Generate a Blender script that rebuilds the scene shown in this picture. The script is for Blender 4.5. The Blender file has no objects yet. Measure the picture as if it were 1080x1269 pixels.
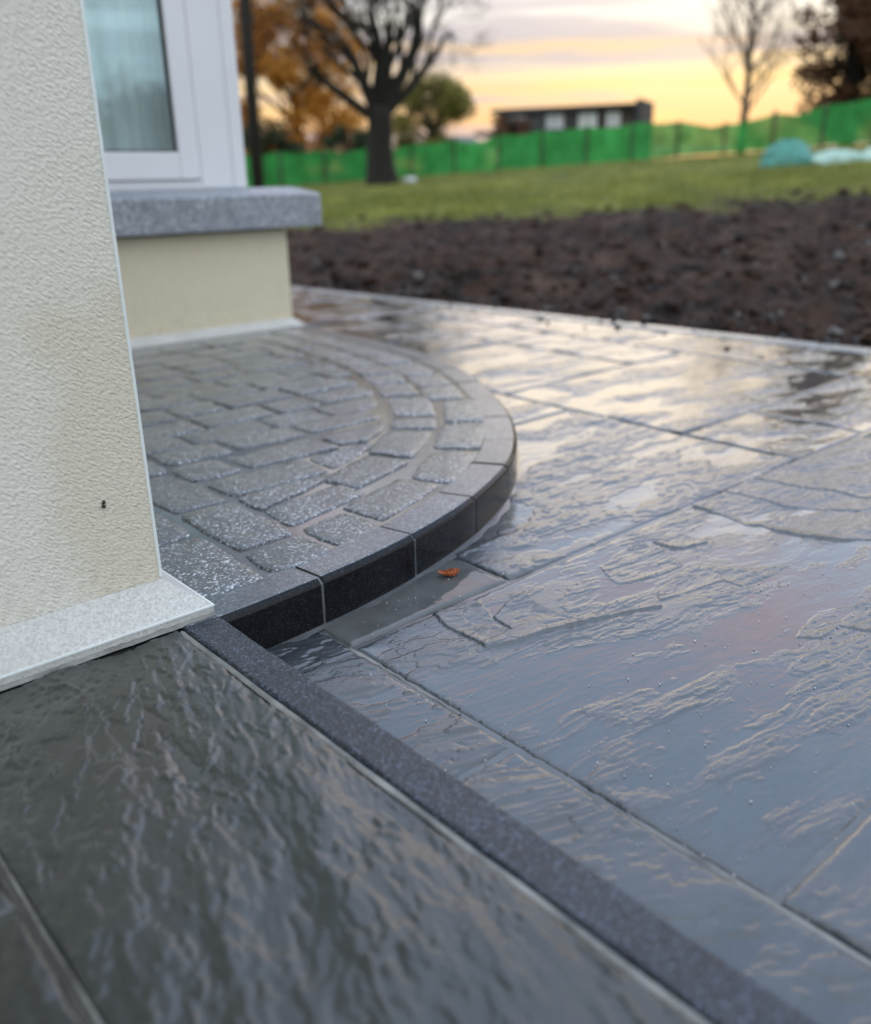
import bpy, math, random
import numpy as np
from mathutils import Vector, Matrix

random.seed(7)
RNG = np.random.default_rng(11)
SC = bpy.context.scene
COL = SC.collection
K = 0.5                      # metres per survey unit (the eye stands 1 survey unit above the paving)
R = math.radians

# ------------------------------------------------------------------ camera
pitch, roll, yaw = R(20.515), R(-1.148), R(48.973)
fw = Vector((math.cos(yaw)*math.cos(pitch), math.sin(yaw)*math.cos(pitch), -math.sin(pitch)))
rt = Vector((math.sin(yaw), -math.cos(yaw), 0))
up = rt.cross(fw)
r2 = math.cos(roll)*rt + math.sin(roll)*up
u2 = -math.sin(roll)*rt + math.cos(roll)*up
cam_data = bpy.data.cameras.new('camera')
cam = bpy.data.objects.new('camera', cam_data)
COL.objects.link(cam)
M = Matrix(((r2.x, u2.x, -fw.x, 0), (r2.y, u2.y, -fw.y, 0), (r2.z, u2.z, -fw.z, K), (0, 0, 0, 1)))
cam.matrix_world = M
cam_data.sensor_fit = 'HORIZONTAL'
cam_data.sensor_width = 36
cam_data.lens = 36*1110/1080
cam_data.clip_start = 0.02
cam_data.clip_end = 2000
cam_data.dof.use_dof = True
cam_data.dof.focus_distance = 1.13
cam_data.dof.aperture_fstop = 2.9
cam_data.dof.aperture_blades = 0
SC.camera = cam

# ------------------------------------------------------------------ sky, sun, exposure
SUN_AZ, SUN_EL = R(33), R(5)
sun_dir = Vector((math.cos(SUN_AZ)*math.cos(SUN_EL), math.sin(SUN_AZ)*math.cos(SUN_EL), math.sin(SUN_EL)))
world = bpy.data.worlds.new('World')
SC.world = world
world.use_nodes = True


class NT:
    """small helper for node trees"""
    def __init__(s, nt):
        s.nt = nt
        nt.nodes.clear()

    def n(s, typ, ins=None, **props):
        nd = s.nt.nodes.new(typ)
        for k, v in props.items():
            setattr(nd, k, v)
        for k, v in (ins or {}).items():
            s.put(nd.inputs[k], v)
        return nd

    def put(s, sock, v):
        if isinstance(v, bpy.types.NodeSocket):
            s.nt.links.new(v, sock)
        elif isinstance(v, bpy.types.Node):
            s.nt.links.new(v.outputs[0], sock)
        else:
            if sock.type == 'RGBA' and not isinstance(v, (int, float)) and len(v) == 3:
                v = (*v, 1)
            sock.default_value = v

    def math(s, op, a, b=None, c=None, clamp=False):
        nd = s.n('ShaderNodeMath', operation=op, use_clamp=clamp)
        for i, v in enumerate((a, b, c)):
            if v is not None:
                s.put(nd.inputs[i], v)
        return nd.outputs[0]

    def mix(s, f, a, b, blend='MIX'):
        nd = s.n('ShaderNodeMix', data_type='RGBA', blend_type=blend)
        s.put(nd.inputs[0], f)
        s.put(nd.inputs[6], a)
        s.put(nd.inputs[7], b)
        return nd.outputs[2]

    def ramp(s, f, stops, interp='LINEAR'):
        nd = s.n('ShaderNodeValToRGB')
        cr = nd.color_ramp
        cr.interpolation = interp
        while len(cr.elements) < len(stops):
            cr.elements.new(0.5)
        for e, (p, c) in zip(cr.elements, stops):
            e.position = p
            e.color = (c, c, c, 1) if isinstance(c, (int, float)) else (*c, 1)
        s.put(nd.inputs[0], f)
        return nd.outputs[0]

    def noise(s, vec, scale, detail=4, rough=0.55, dist=0.0):
        nd = s.n('ShaderNodeTexNoise', {'Scale': scale, 'Detail': detail, 'Roughness': rough, 'Distortion': dist})
        if vec is not None:
            s.put(nd.inputs['Vector'], vec)
        return nd.outputs[0]

    def mapping(s, vec, scale=(1, 1, 1), loc=(0, 0, 0), rot=(0, 0, 0)):
        nd = s.n('ShaderNodeMapping')
        s.put(nd.inputs['Vector'], vec)
        nd.inputs['Scale'].default_value = scale
        nd.inputs['Location'].default_value = loc
        nd.inputs['Rotation'].default_value = rot
        return nd.outputs[0]


w = NT(world.node_tree)
tc = w.n('ShaderNodeTexCoord')
sep = w.n('ShaderNodeSeparateXYZ', {0: tc.outputs['Generated']})
zz = w.math('MAXIMUM', sep.outputs[2], 0.0)
sky = w.n('ShaderNodeTexSky', sky_type='NISHITA', sun_disc=False, sun_elevation=SUN_EL,
          sun_rotation=math.pi/2 - SUN_AZ, air_density=1.0, dust_density=2.0, ozone_density=1.5)
glow = w.ramp(zz, [(0.0, (0.72, 0.36, 0.18)), (0.045, (0.80, 0.46, 0.24)), (0.085, (0.84, 0.62, 0.36)), (0.12, (0.66, 0.64, 0.58)),
                   (0.165, (0.78, 0.78, 0.75)), (0.21, (1.36, 1.14, 0.80)), (0.28, (1.22, 1.10, 0.98)), (0.38, (0.70, 0.97, 1.34)), (0.60, (0.72, 0.98, 1.42)), (1.0, (1.14, 1.26, 1.42))])
cool = w.ramp(zz, [(0.0, (0.85, 0.93, 0.96)), (0.10, (0.84, 1.06, 1.14)), (0.25, (1.20, 1.32, 1.40)),
                   (0.5, (1.26, 1.36, 1.48)), (1.0, (1.14, 1.26, 1.42))])
dotn = w.math('ADD', w.math('MULTIPLY', sep.outputs[0], math.cos(SUN_AZ)), w.math('MULTIPLY', sep.outputs[1], math.sin(SUN_AZ)))
azf = w.ramp(w.math('MULTIPLY_ADD', dotn, 0.5, 0.5), [(0.35, 0.0), (0.80, 1.0)], 'EASE')
base = w.mix(azf, cool, glow)
# cloud deck on a flat layer overhead: long streaks near the horizon
den = w.math('ADD', zz, 0.06)
cx = w.math('DIVIDE', sep.outputs[0], den)
cy = w.math('DIVIDE', sep.outputs[1], den)
cvec = w.n('ShaderNodeCombineXYZ', {0: cx, 1: cy, 2: 0.0})
n1 = w.noise(w.mapping(cvec.outputs[0], (0.40, 0.40, 1), (3.1, 1.7, 0)), 1.0, 5, 0.55, 0.3)
band = w.n('ShaderNodeCombineXYZ', {0: w.math('MULTIPLY', sep.outputs[0], 2.0), 1: w.math('MULTIPLY', sep.outputs[1], 2.0), 2: w.math('MULTIPLY', sep.outputs[2], 34.0)})
n2 = w.noise(w.mapping(band.outputs[0], (1, 1, 1), (0.7, 4.2, 0.55)), 1.0, 4, 0.55, 0.2)
low = w.ramp(zz, [(0.0, 1.0), (0.17, 1.0), (0.28, 0.0)])
c_low = w.math('MULTIPLY', w.ramp(n2, [(0.47, 0.0), (0.56, 1.0)]), low)
c_high = w.math('MULTIPLY', w.ramp(n1, [(0.45, 0.0), (0.60, 1.0)]), w.ramp(zz, [(0.12, 0.0), (0.30, 1.0)]))
n3 = w.noise(w.mapping(band.outputs[0], (1.3, 1.3, 1.25), (5.1, 1.2, 2.3)), 1.0, 4, 0.5, 0.3)
c_gold = w.math('MULTIPLY', w.ramp(n3, [(0.50, 0.0), (0.60, 1.0)]), w.math('MULTIPLY', w.ramp(zz, [(0.015, 0.0), (0.04, 1.0), (0.11, 1.0), (0.15, 0.0)]), azf))
mauve = w.mix(azf, (0.50, 0.58, 0.66), (0.42, 0.40, 0.47))
base = w.mix(w.math('MULTIPLY', c_low, 0.8), base, mauve)
base = w.mix(w.math('MULTIPLY', c_gold, 0.65), base, (0.92, 0.60, 0.24))
pinkz = w.ramp(zz, [(0.25, (1.25, 1.12, 0.98)), (0.42, (1.38, 0.82, 0.70)), (0.53, (0.80, 0.99, 1.30))])
pinkc = w.mix(azf, (1.05, 1.10, 1.16), pinkz)
base = w.mix(w.math('MULTIPLY', c_high, 0.75), base, pinkc)
bg_sky = w.n('ShaderNodeBackground', {'Color': sky.outputs[0], 'Strength': 0.05})
bg_cl = w.n('ShaderNodeBackground', {'Color': base, 'Strength': 1.12})
mx = w.n('ShaderNodeMixShader', {0: 0.88, 1: bg_sky.outputs[0], 2: bg_cl.outputs[0]})
w.n('ShaderNodeOutputWorld', {0: mx.outputs[0]})

sun_data = bpy.data.lights.new('sun', 'SUN')
sun_data.energy = 0.12
sun_data.angle = R(34)
sun_data.color = (1.0, 0.84, 0.66)
sun = bpy.data.objects.new('sun', sun_data)
COL.objects.link(sun)
sun.location = sun_dir*40
sun.rotation_euler = (-sun_dir).to_track_quat('-Z', 'Y').to_euler()

SC.view_settings.view_transform = 'Standard'
SC.view_settings.look = 'None'
SC.view_settings.exposure = 0.35
SC.view_settings.gamma = 1.0
SC.view_settings.use_curve_mapping = False
SC.render.engine = 'CYCLES'
SC.cycles.use_denoising = True
SC.cycles.denoising_prefilter = 'ACCURATE'
SC.cycles.max_bounces = 7
SC.cycles.caustics_reflective = False
SC.cycles.caustics_refractive = False

# ------------------------------------------------------------------ noise in numpy
_perm = np.random.default_rng(5).permutation(256)
_perm = np.concatenate([_perm, _perm, _perm])
_ga = np.random.default_rng(6).random(256)*2*np.pi
_gx, _gy = np.cos(_ga), np.sin(_ga)


def perlin(x, y, seed=0):
    x = np.asarray(x, float) + seed*17.31
    y = np.asarray(y, float) + seed*9.77
    xi = np.floor(x).astype(int); yi = np.floor(y).astype(int)
    xf = x - xi; yf = y - yi
    u = xf*xf*xf*(xf*(xf*6-15)+10); v = yf*yf*yf*(yf*(yf*6-15)+10)

    def g(ix, iy, dx, dy):
        h = _perm[_perm[ix & 255] + (iy & 255)]
        return _gx[h]*dx + _gy[h]*dy
    a = g(xi, yi, xf, yf); b = g(xi+1, yi, xf-1, yf)
    c = g(xi, yi+1, xf, yf-1); d = g(xi+1, yi+1, xf-1, yf-1)
    return 1.4*((a*(1-u)+b*u)*(1-v) + (c*(1-u)+d*u)*v)


def fbm(x, y, seed=0, octv=4, gain=0.5):
    s = 0; a = 1.0; t = 0
    for i in range(octv):
        s = s + a*perlin(x*2**i, y*2**i, seed+i*3)
        t += a; a *= gain
    return s/t


def sstep(a, b, x):
    t = np.clip((x-a)/(b-a), 0, 1)
    return t*t*(3-2*t)


# ------------------------------------------------------------------ objects
def base_of(o):
    v = Vector((0, 0, 0))
    while o is not None:
        v += o.location
        o = o.parent
    return v


def tag(o, label=None, cat=None, group=None, kind=None):
    if label: o['label'] = label
    if cat: o['category'] = cat
    if group: o['group'] = group
    if kind: o['kind'] = kind
    return o


def thing(name, label, cat, loc=(0, 0, 0), group=None):
    o = bpy.data.objects.new(name, None)
    o.empty_display_size = 0.05
    COL.objects.link(o)
    o.location = loc
    return tag(o, label, cat, group)


def mk(name, verts, faces, mats, parent=None, smooth=False, mat_idx=None, loc=None, attr=None):
    """verts in world metres; the object sits at loc (or in its parent's frame)"""
    v = np.asarray(verts, dtype=np.float64).reshape(-1, 3)
    off = np.array(base_of(parent)) if parent is not None else np.array(loc if loc is not None else (0, 0, 0), float)
    v = v - off
    me = bpy.data.meshes.new(name)
    if isinstance(faces, np.ndarray):
        nf, k = faces.shape
        me.vertices.add(len(v)); me.vertices.foreach_set('co', v.ravel())
        me.loops.add(nf*k); me.loops.foreach_set('vertex_index', faces.astype(np.int32).ravel())
        me.polygons.add(nf); me.polygons.foreach_set('loop_start', np.arange(0, nf*k, k, dtype=np.int32))
        try:
            me.polygons.foreach_set('loop_total', np.full(nf, k, dtype=np.int32))
        except Exception:
            pass
        me.update(calc_edges=True)
    else:
        me.from_pydata(v.tolist(), [], faces)
    for m in (mats if isinstance(mats, (list, tuple)) else [mats]):
        me.materials.append(m)
    if mat_idx is not None:
        me.polygons.foreach_set('material_index', np.asarray(mat_idx, dtype=np.int32))
    me.polygons.foreach_set('use_smooth', np.full(len(me.polygons), smooth))
    for an, av in (attr or {}).items():
        a = me.attributes.new(an, 'FLOAT', 'POINT')
        a.data.foreach_set('value', np.asarray(av, dtype=np.float32))
    me.update()
    o = bpy.data.objects.new(name, me)
    COL.objects.link(o)
    if parent is not None:
        o.parent = parent
    elif loc is not None:
        o.location = loc
    return o


class MB:
    """collects shapes into one mesh"""
    def __init__(s):
        s.v = []; s.f = []; s.m = []

    def add(s, vs, fs, m=0):
        b = len(s.v)
        s.v += [tuple(p) for p in vs]
        s.f += [tuple(i+b for i in f) for f in fs]
        s.m += [m]*len(fs)

    def box(s, x0, x1, y0, y1, z0, z1, m=0, bev=0.0):
        if bev <= 0:
            vs = [(x, y, z) for z in (z0, z1) for y in (y0, y1) for x in (x0, x1)]
            s.add(vs, [(0, 2, 3, 1), (4, 5, 7, 6), (0, 1, 5, 4), (2, 6, 7, 3), (0, 4, 6, 2), (1, 3, 7, 5)], m)
        else:
            b = bev
            lay = [(z0, b), (z0+b, 0), (z1-b, 0), (z1, b)]
            vs = []
            for z, i in lay:
                vs += [(x0+i, y0+b, z), (x0+b, y0+i, z), (x1-b, y0+i, z), (x1-i, y0+b, z), (x1-i, y1-b, z), (x1-b, y1-i, z), (x0+b, y1-i, z), (x0+i, y1-b, z)]
            fs = [tuple(range(7, -1, -1)), tuple(range(24, 32))]
            for l in range(3):
                for i in range(8):
                    j = (i+1) % 8
                    fs.append((l*8+i, l*8+j, l*8+8+j, l*8+8+i))
            s.add(vs, fs, m)

    def tube(s, pts, rads, n=6, m=0, cap=True):
        pts = [Vector(p) for p in pts]
        vs = []
        for i, p in enumerate(pts):
            d = (pts[min(i+1, len(pts)-1)] - pts[max(i-1, 0)]).normalized()
            a = d.orthogonal().normalized() if i == 0 else (a - d*a.dot(d)).normalized()
            c = d.cross(a)
            for k in range(n):
                t = 2*math.pi*k/n
                vs.append(p + (a*math.cos(t) + c*math.sin(t))*rads[i])
        fs = []
        for i in range(len(pts)-1):
            for k in range(n):
                j = (k+1) % n
                fs.append((i*n+k, i*n+j, i*n+n+j, i*n+n+k))
        if cap:
            fs.append(tuple(range(n-1, -1, -1)))
            fs.append(tuple(range((len(pts)-1)*n, len(pts)*n)))
        s.add(vs, fs, m)

    def sweep(s, prof, paths, m=0, close=False):
        pass

    def build(s, name, mats, parent=None, smooth=False, loc=None):
        return mk(name, s.v, s.f, mats, parent, smooth, s.m, loc)


# ------------------------------------------------------------------ materials
def new_mat(name):
    m = bpy.data.materials.new(name)
    m.use_nodes = True
    t = NT(m.node_tree)
    out = t.n('ShaderNodeOutputMaterial')
    b = t.n('ShaderNodeBsdfPrincipled')
    t.nt.links.new(b.outputs[0], out.inputs[0])
    return m, t, b, out


def simple(name, col, rough=0.6, var=0.15, nscale=20, bump=0.0, bscale=200, bdist=0.001, spec=0.5):
    m, t, b, _ = new_mat(name)
    co = t.n('ShaderNodeTexCoord').outputs['Object']
    n = t.noise(co, nscale, 4)
    c = t.mix(t.ramp(n, [(0.3, 0), (0.7, 1)]), [x*(1-var) for x in col], [min(1, x*(1+var)) for x in col])
    t.put(b.inputs['Base Color'], c)
    b.inputs['Roughness'].default_value = rough
    b.inputs['Specular IOR Level'].default_value = spec
    if bump > 0:
        bn = t.n('ShaderNodeBump', {'Strength': bump, 'Distance': bdist, 'Height': t.noise(co, bscale, 3)})
        t.put(b.inputs['Normal'], bn.outputs[0])
    return m


def slate(name, c0, c1, c2, rough=0.30, stretch=(1, 1, 1), bump=0.6, rot=0.0, coat=0.8, crough=0.09, wetr=0.11, bdist=0.0012):
    """wet riven stone; the mesh carries 'wet' = covered by a film of standing water"""
    m, t, b, _ = new_mat(name)
    co = t.n('ShaderNodeTexCoord').outputs['Object']
    rnd = t.n('ShaderNodeObjectInfo').outputs['Random']
    wet = t.n('ShaderNodeAttribute', attribute_name='wet').outputs['Fac']
    mp = t.mapping(co, stretch, rot=(0, 0, rot))
    a = t.noise(mp, 5, 6, 0.6, 0.6)
    d = t.noise(mp, 45, 5, 0.65, 0.3)
    col = t.mix(t.ramp(a, [(0.32, 0), (0.68, 1)]), c0, c1)
    col = t.mix(t.math('MULTIPLY', t.ramp(t.noise(mp, 2.3, 4), [(0.48, 0), (0.7, 1)]), 0.6), col, c2)
    col = t.mix(t.math('MULTIPLY', t.ramp(d, [(0.4, 1), (0.62, 0)]), 0.35), col, [x*0.55 for x in c0])
    col = t.mix(t.math('MULTIPLY_ADD', rnd, 0.35, 0.0), col, [x*1.35 for x in c1])
    t.put(b.inputs['Base Color'], col)
    rr = t.math('MULTIPLY_ADD', t.noise(mp, 30, 3), 0.25, rough-0.125)
    inv = t.math('SUBTRACT', 1.0, wet)
    t.put(b.inputs['Roughness'], t.math('MAXIMUM', t.math('MULTIPLY', rr, inv), wetr))
    b.inputs['IOR'].default_value = 1.5
    b.inputs['Coat Weight'].default_value = coat
    b.inputs['Coat Roughness'].default_value = crough
    h = t.math('ADD', t.math('MULTIPLY', t.noise(mp, 160, 4, 0.6), 0.6), t.math('MULTIPLY', t.noise(co, 900, 2), 0.25))
    bn = t.n('ShaderNodeBump', {'Strength': t.math('MULTIPLY', inv, bump), 'Distance': bdist, 'Height': h})
    t.put(b.inputs['Normal'], bn.outputs[0])
    # slow ripple of the film itself, for the coat
    bc = t.n('ShaderNodeBump', {'Strength': 0.06, 'Distance': 0.002, 'Height': t.noise(co, 60, 2), 'Normal': bn.outputs[0]})
    t.put(b.inputs['Coat Normal'], bc.outputs[0])
    return m


def granite(name, dark, mid, light, rough=0.35, scale=420, bump=0.5, bdist=0.0012, coat=0.3, lightamt=0.5, crough=0.15):
    m, t, b, _ = new_mat(name)
    if 'polished' in name:
        b.inputs['Specular IOR Level'].default_value = 0.22
    co = t.n('ShaderNodeTexCoord').outputs['Object']
    rnd = t.n('ShaderNodeObjectInfo').outputs['Random']
    off = t.n('ShaderNodeVectorMath', {0: co, 1: t.n('ShaderNodeCombineXYZ', {0: rnd, 1: rnd, 2: 0.0}).outputs[0]}, operation='ADD').outputs[0]
    v = t.n('ShaderNodeTexVoronoi', {'Vector': off, 'Scale': scale}, feature='F1')
    rv = t.n('ShaderNodeSeparateColor', {0: v.outputs['Color']}).outputs[0]
    n = t.noise(off, scale*0.5, 4, 0.65)
    mixf = t.math('ADD', t.math('MULTIPLY', rv, 0.55), t.math('MULTIPLY', n, 0.45))
    col = t.ramp(mixf, [(0.22, dark), (0.5, mid), (0.64, mid), (0.64+0.30*(1-lightamt), light)])
    big = t.noise(off, 14, 3)
    col = t.mix(t.math('MULTIPLY', t.ramp(big, [(0.4, 0), (0.7, 1)]), 0.45), col, dark)
    col = t.mix(t.math('MULTIPLY', rnd, 0.5), col, [x*0.5 for x in mid])
    t.put(b.inputs['Base Color'], col)
    t.put(b.inputs['Roughness'], t.math('MULTIPLY_ADD', t.noise(off, scale*0.4, 2), 0.3, rough-0.15))
    b.inputs['Coat Weight'].default_value = coat
    b.inputs['Coat Roughness'].default_value = crough
    if bump > 0:
        h = t.math('ADD', t.noise(off, scale*0.45, 4, 0.7), t.math('MULTIPLY', t.noise(off, scale*0.12, 3, 0.6), 1.3))
        bn = t.n('ShaderNodeBump', {'Strength': bump, 'Distance': bdist, 'Height': h})
        t.put(b.inputs['Normal'], bn.outputs[0])
        t.put(b.inputs['Coat Normal'], bn.outputs[0])
    return m


M_patio = slate('riven_grey_stone', (0.028, 0.035, 0.043), (0.056, 0.066, 0.079), (0.044, 0.047, 0.052), 0.19, (1, 3.2, 1), 0.5, R(-8))
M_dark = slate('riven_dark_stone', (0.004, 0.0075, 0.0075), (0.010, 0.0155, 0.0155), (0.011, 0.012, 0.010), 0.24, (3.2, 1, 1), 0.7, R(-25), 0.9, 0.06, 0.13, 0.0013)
M_sett = granite('silver_granite_sett', (0.008, 0.011, 0.016), (0.070, 0.086, 0.110), (0.72, 0.77, 0.84), 0.20, 330, 1.0, 0.0018, 1.0, 0.55, 0.07)
M_kerb_top = granite('flamed_dark_granite', (0.030, 0.037, 0.047), (0.105, 0.122, 0.150), (0.42, 0.46, 0.51), 0.30, 380, 0.6, 0.001, 0.5, 0.45)
M_kerb_face = granite('polished_black_granite', (0.003, 0.0035, 0.005), (0.006, 0.007, 0.010), (0.06, 0.07, 0.085), 0.22, 520, 0.0, 0.001, 0.0, 0.15)
M_strip = granite('dark_granite_strip', (0.002, 0.003, 0.006), (0.009, 0.016, 0.032), (0.16, 0.21, 0.31), 0.28, 600, 0.9, 0.0013, 0.15, 0.5)
M_plinth = granite('speckled_white_plinth', (0.46, 0.46, 0.44), (0.68, 0.68, 0.65), (0.80, 0.80, 0.78), 0.75, 420, 0.9, 0.0012, 0.0, 0.7)
M_sillst = granite('blue_grey_granite_sill', (0.16, 0.18, 0.21), (0.33, 0.36, 0.41), (0.58, 0.60, 0.64), 0.6, 170, 0.3, 0.001, 0.1, 0.6)
M_edging = granite('pale_granite_edging', (0.22, 0.23, 0.24), (0.42, 0.43, 0.44), (0.6, 0.6, 0.6), 0.3, 200, 0.3, 0.001, 0.6, 0.5)
M_bead = simple('white_plastic_bead', (0.72, 0.76, 0.76), 0.4, 0.06)
M_upvc = simple('white_window_plastic', (0.78, 0.79, 0.83), 0.32, 0.03, 3)
M_gasket = simple('black_rubber', (0.02, 0.02, 0.02), 0.5)
M_curtain = simple('pale_curtain_cloth', (0.82, 0.85, 0.83), 0.9, 0.10, 6)
M_room = simple('room_plaster', (0.25, 0.25, 0.24), 0.9)
M_timber = simple('weathered_timber', (0.045, 0.035, 0.028), 0.85, 0.3, 12)
M_bark = simple('dark_bark', (0.014, 0.011, 0.009), 0.95, 0.35, 14, 0.6, 40, 0.02)
M_bark2 = simple('brown_grey_bark', (0.07, 0.05, 0.04), 0.95, 0.3, 14)
M_roof = simple('dark_roof_slate', (0.030, 0.028, 0.032), 0.7, 0.2, 3)
M_brownwall = simple('brown_timber_cladding', (0.075, 0.052, 0.045), 0.8, 0.2, 4)
M_whitepan = simple('white_painted_panel', (0.62, 0.62, 0.64), 0.5, 0.08, 2)
M_darkpane = simple('dark_window_pane', (0.02, 0.02, 0.025), 0.12, 0.1, 2)
M_teal = simple('teal_plastic_sheet', (0.05, 0.24, 0.20), 0.28, 0.25, 5)
M_palewrap = simple('pale_green_plastic_sheet', (0.38, 0.56, 0.50), 0.35, 0.2, 6)
M_grit = simple('wet_grit', (0.5, 0.51, 0.52), 0.12, 0.5, 90)
M_clod = simple('dark_soil_clod', (0.030, 0.016, 0.010), 0.7, 0.9, 5, 0.5, 60, 0.01, spec=0.2)
M_gravel = simple('black_wet_gravel', (0.016, 0.016, 0.018), 0.35, 0.6, 12)
M_stone = simple('grey_field_stone', (0.13, 0.125, 0.12), 0.55, 0.4, 20)
M_infill = simple('smooth_wet_cement', (0.085, 0.09, 0.092), 0.05, 0.25, 14)
M_speck = simple('dark_brown_speck', (0.02, 0.012, 0.008), 0.4)


def mortar(name, c0, c1, rough, bump=0.4):
    m, t, b, _ = new_mat(name)
    co = t.n('ShaderNodeTexCoord').outputs['Object']
    n = t.noise(co, 18, 5, 0.6)
    t.put(b.inputs['Base Color'], t.mix(t.ramp(n, [(0.3, 0), (0.7, 1)]), c0, c1))
    t.put(b.inputs['Roughness'], t.math('MULTIPLY_ADD', t.noise(co, 30, 3), 0.25, rough-0.12))
    b.inputs['Coat Weight'].default_value = 0.4
    b.inputs['Coat Roughness'].default_value = 0.08
    bn = t.n('ShaderNodeBump', {'Strength': bump, 'Distance': 0.0012, 'Height': t.math('ADD', t.noise(co, 70, 3), t.math('MULTIPLY', t.noise(co, 600, 2), 0.2))})
    t.put(b.inputs['Normal'], bn.outputs[0])
    return m


M_mortar = mortar('wet_grey_mortar', (0.060, 0.065, 0.071), (0.115, 0.12, 0.13), 0.13, 0.3)
M_mortar_pale = mortar('pale_joint_mortar', (0.05, 0.05, 0.048), (0.27, 0.27, 0.255), 0.3)
M_mortar_dk = mortar('dark_joint_mortar', (0.03, 0.032, 0.033), (0.06, 0.062, 0.06), 0.3)


def render_wall(name, col, damp, px=9.0, pz=0.0):
    m, t, b, _ = new_mat(name)
    co = t.n('ShaderNodeTexCoord').outputs['Object']
    mp = t.mapping(t.mapping(co, (1, 1, 1), rot=(0, R(-38), 0)), (0.68, 1, 1.25))
    g = t.noise(mp, 270, 4, 0.66, 0.0)
    g2 = t.noise(mp, 420, 3, 0.6)
    cells = t.n('ShaderNodeTexVoronoi', {'Vector': mp, 'Scale': 290.0}, feature='F1').outputs['Distance']
    sp_ = t.n('ShaderNodeSeparateXYZ', {0: co})
    edge = t.math('MULTIPLY_ADD', t.noise(co, 9, 4, 0.6), 0.16, -0.08)
    mask = t.math('MULTIPLY', t.ramp(t.math('ADD', t.math('SUBTRACT', sp_.outputs[0], px), edge), [(0.0, 0), (0.05, 1)]),
                  t.ramp(t.math('ADD', t.math('SUBTRACT', pz, sp_.outputs[2]), edge), [(0.0, 0), (0.06, 1)]))
    large = t.math('MULTIPLY', t.ramp(t.noise(co, 2.4, 4, 0.55, 0.4), [(0.40, 0), (0.62, 1)]), 0.35)
    c = t.mix(t.math('MAXIMUM', t.math('MULTIPLY', mask, 0.7), large), col, damp)
    c = t.mix(t.math('MULTIPLY', t.ramp(g, [(0.36, 1), (0.56, 0)]), 0.30), c, [x*0.55 for x in col])
    c = t.mix(t.math('MULTIPLY', t.ramp(t.noise(co, 38, 3), [(0.68, 0), (0.74, 1)]), 0.25), c, [x*0.45 for x in damp])
    # rain splash and soil spots low on the wall
    spl = t.math('MULTIPLY', t.ramp(t.math('ADD', sp_.outputs[2], edge), [(0.05, 1), (0.16, 0)]), t.ramp(t.noise(co, 55, 5, 0.7), [(0.45, 0), (0.66, 1)]))
    c = t.mix(t.math('MULTIPLY', spl, 0.22), c, (0.30, 0.25, 0.19))
    t.put(b.inputs['Base Color'], c)
    b.inputs['Roughness'].default_value = 0.92
    b.inputs['Specular IOR Level'].default_value = 0.2
    h = t.math('ADD', t.math('MULTIPLY', g, 1.0), t.math('ADD', t.math('MULTIPLY', g2, 0.40), t.math('MULTIPLY', cells, 0.55)))
    bn = t.n('ShaderNodeBump', {'Strength': 1.0, 'Distance': 0.0021, 'Height': h})
    t.put(b.inputs['Normal'], bn.outputs[0])
    return m


M_wall = render_wall('cream_scraped_render', (0.79, 0.76, 0.685), (0.69, 0.62, 0.49), -0.13, 0.42)
M_wall2 = render_wall('cream_bay_render', (0.84, 0.76, 0.58), (0.80, 0.71, 0.52))


def glass_mat():
    m = bpy.data.materials.new('window_glass')
    m.use_nodes = True
    t = NT(m.node_tree)
    out = t.n('ShaderNodeOutputMaterial')
    g = t.n('ShaderNodeBsdfGlossy', {'Color': (0.74, 0.95, 1.0), 'Roughness': 0.01})
    tr = t.n('ShaderNodeBsdfTransparent', {'Color': (0.86, 0.95, 0.96)})
    lw = t.n('ShaderNodeLayerWeight', {'Blend': 0.5}).outputs['Facing']
    f = t.n('ShaderNodeMath', {0: t.math('POWER', lw, 4.0), 1: 0.6, 2: 0.24}, operation='MULTIPLY_ADD')
    mx = t.n('ShaderNodeMixShader', {0: f.outputs[0], 1: tr.outputs[0], 2: g.outputs[0]})
    t.nt.links.new(mx.outputs[0], out.inputs[0])
    return m


M_glass = glass_mat()


def leafy(name, c0, c1, trans=0.35):
    m, t, b, out = new_mat(name)
    co = t.n('ShaderNodeTexCoord').outputs['Object']
    geo = t.n('ShaderNodeNewGeometry').outputs['Random Per Island']
    c = t.mix(geo, c0, c1)
    t.put(b.inputs['Base Color'], c)
    b.inputs['Roughness'].default_value = 0.6
    tl = t.n('ShaderNodeBsdfTranslucent', {'Color': c})
    mx = t.n('ShaderNodeMixShader', {0: trans, 1: b.outputs[0], 2: tl.outputs[0]})
    t.nt.links.new(mx.outputs[0], out.inputs[0])
    return m


M_orange = leafy('orange_autumn_leaves', (0.40, 0.15, 0.02), (0.70, 0.36, 0.05), 0.5)
M_olive = leafy('olive_leaves', (0.10, 0.13, 0.03), (0.34, 0.28, 0.07), 0.5)
M_rust = leafy('dark_rust_leaves', (0.07, 0.030, 0.015), (0.16, 0.065, 0.025), 0.3)
M_green = leafy('dark_green_leaves', (0.020, 0.035, 0.012), (0.05, 0.07, 0.025), 0.25)
M_grass = leafy('grass_blades', (0.07, 0.10, 0.012), (0.24, 0.25, 0.04), 0.4)
M_net = None


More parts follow.
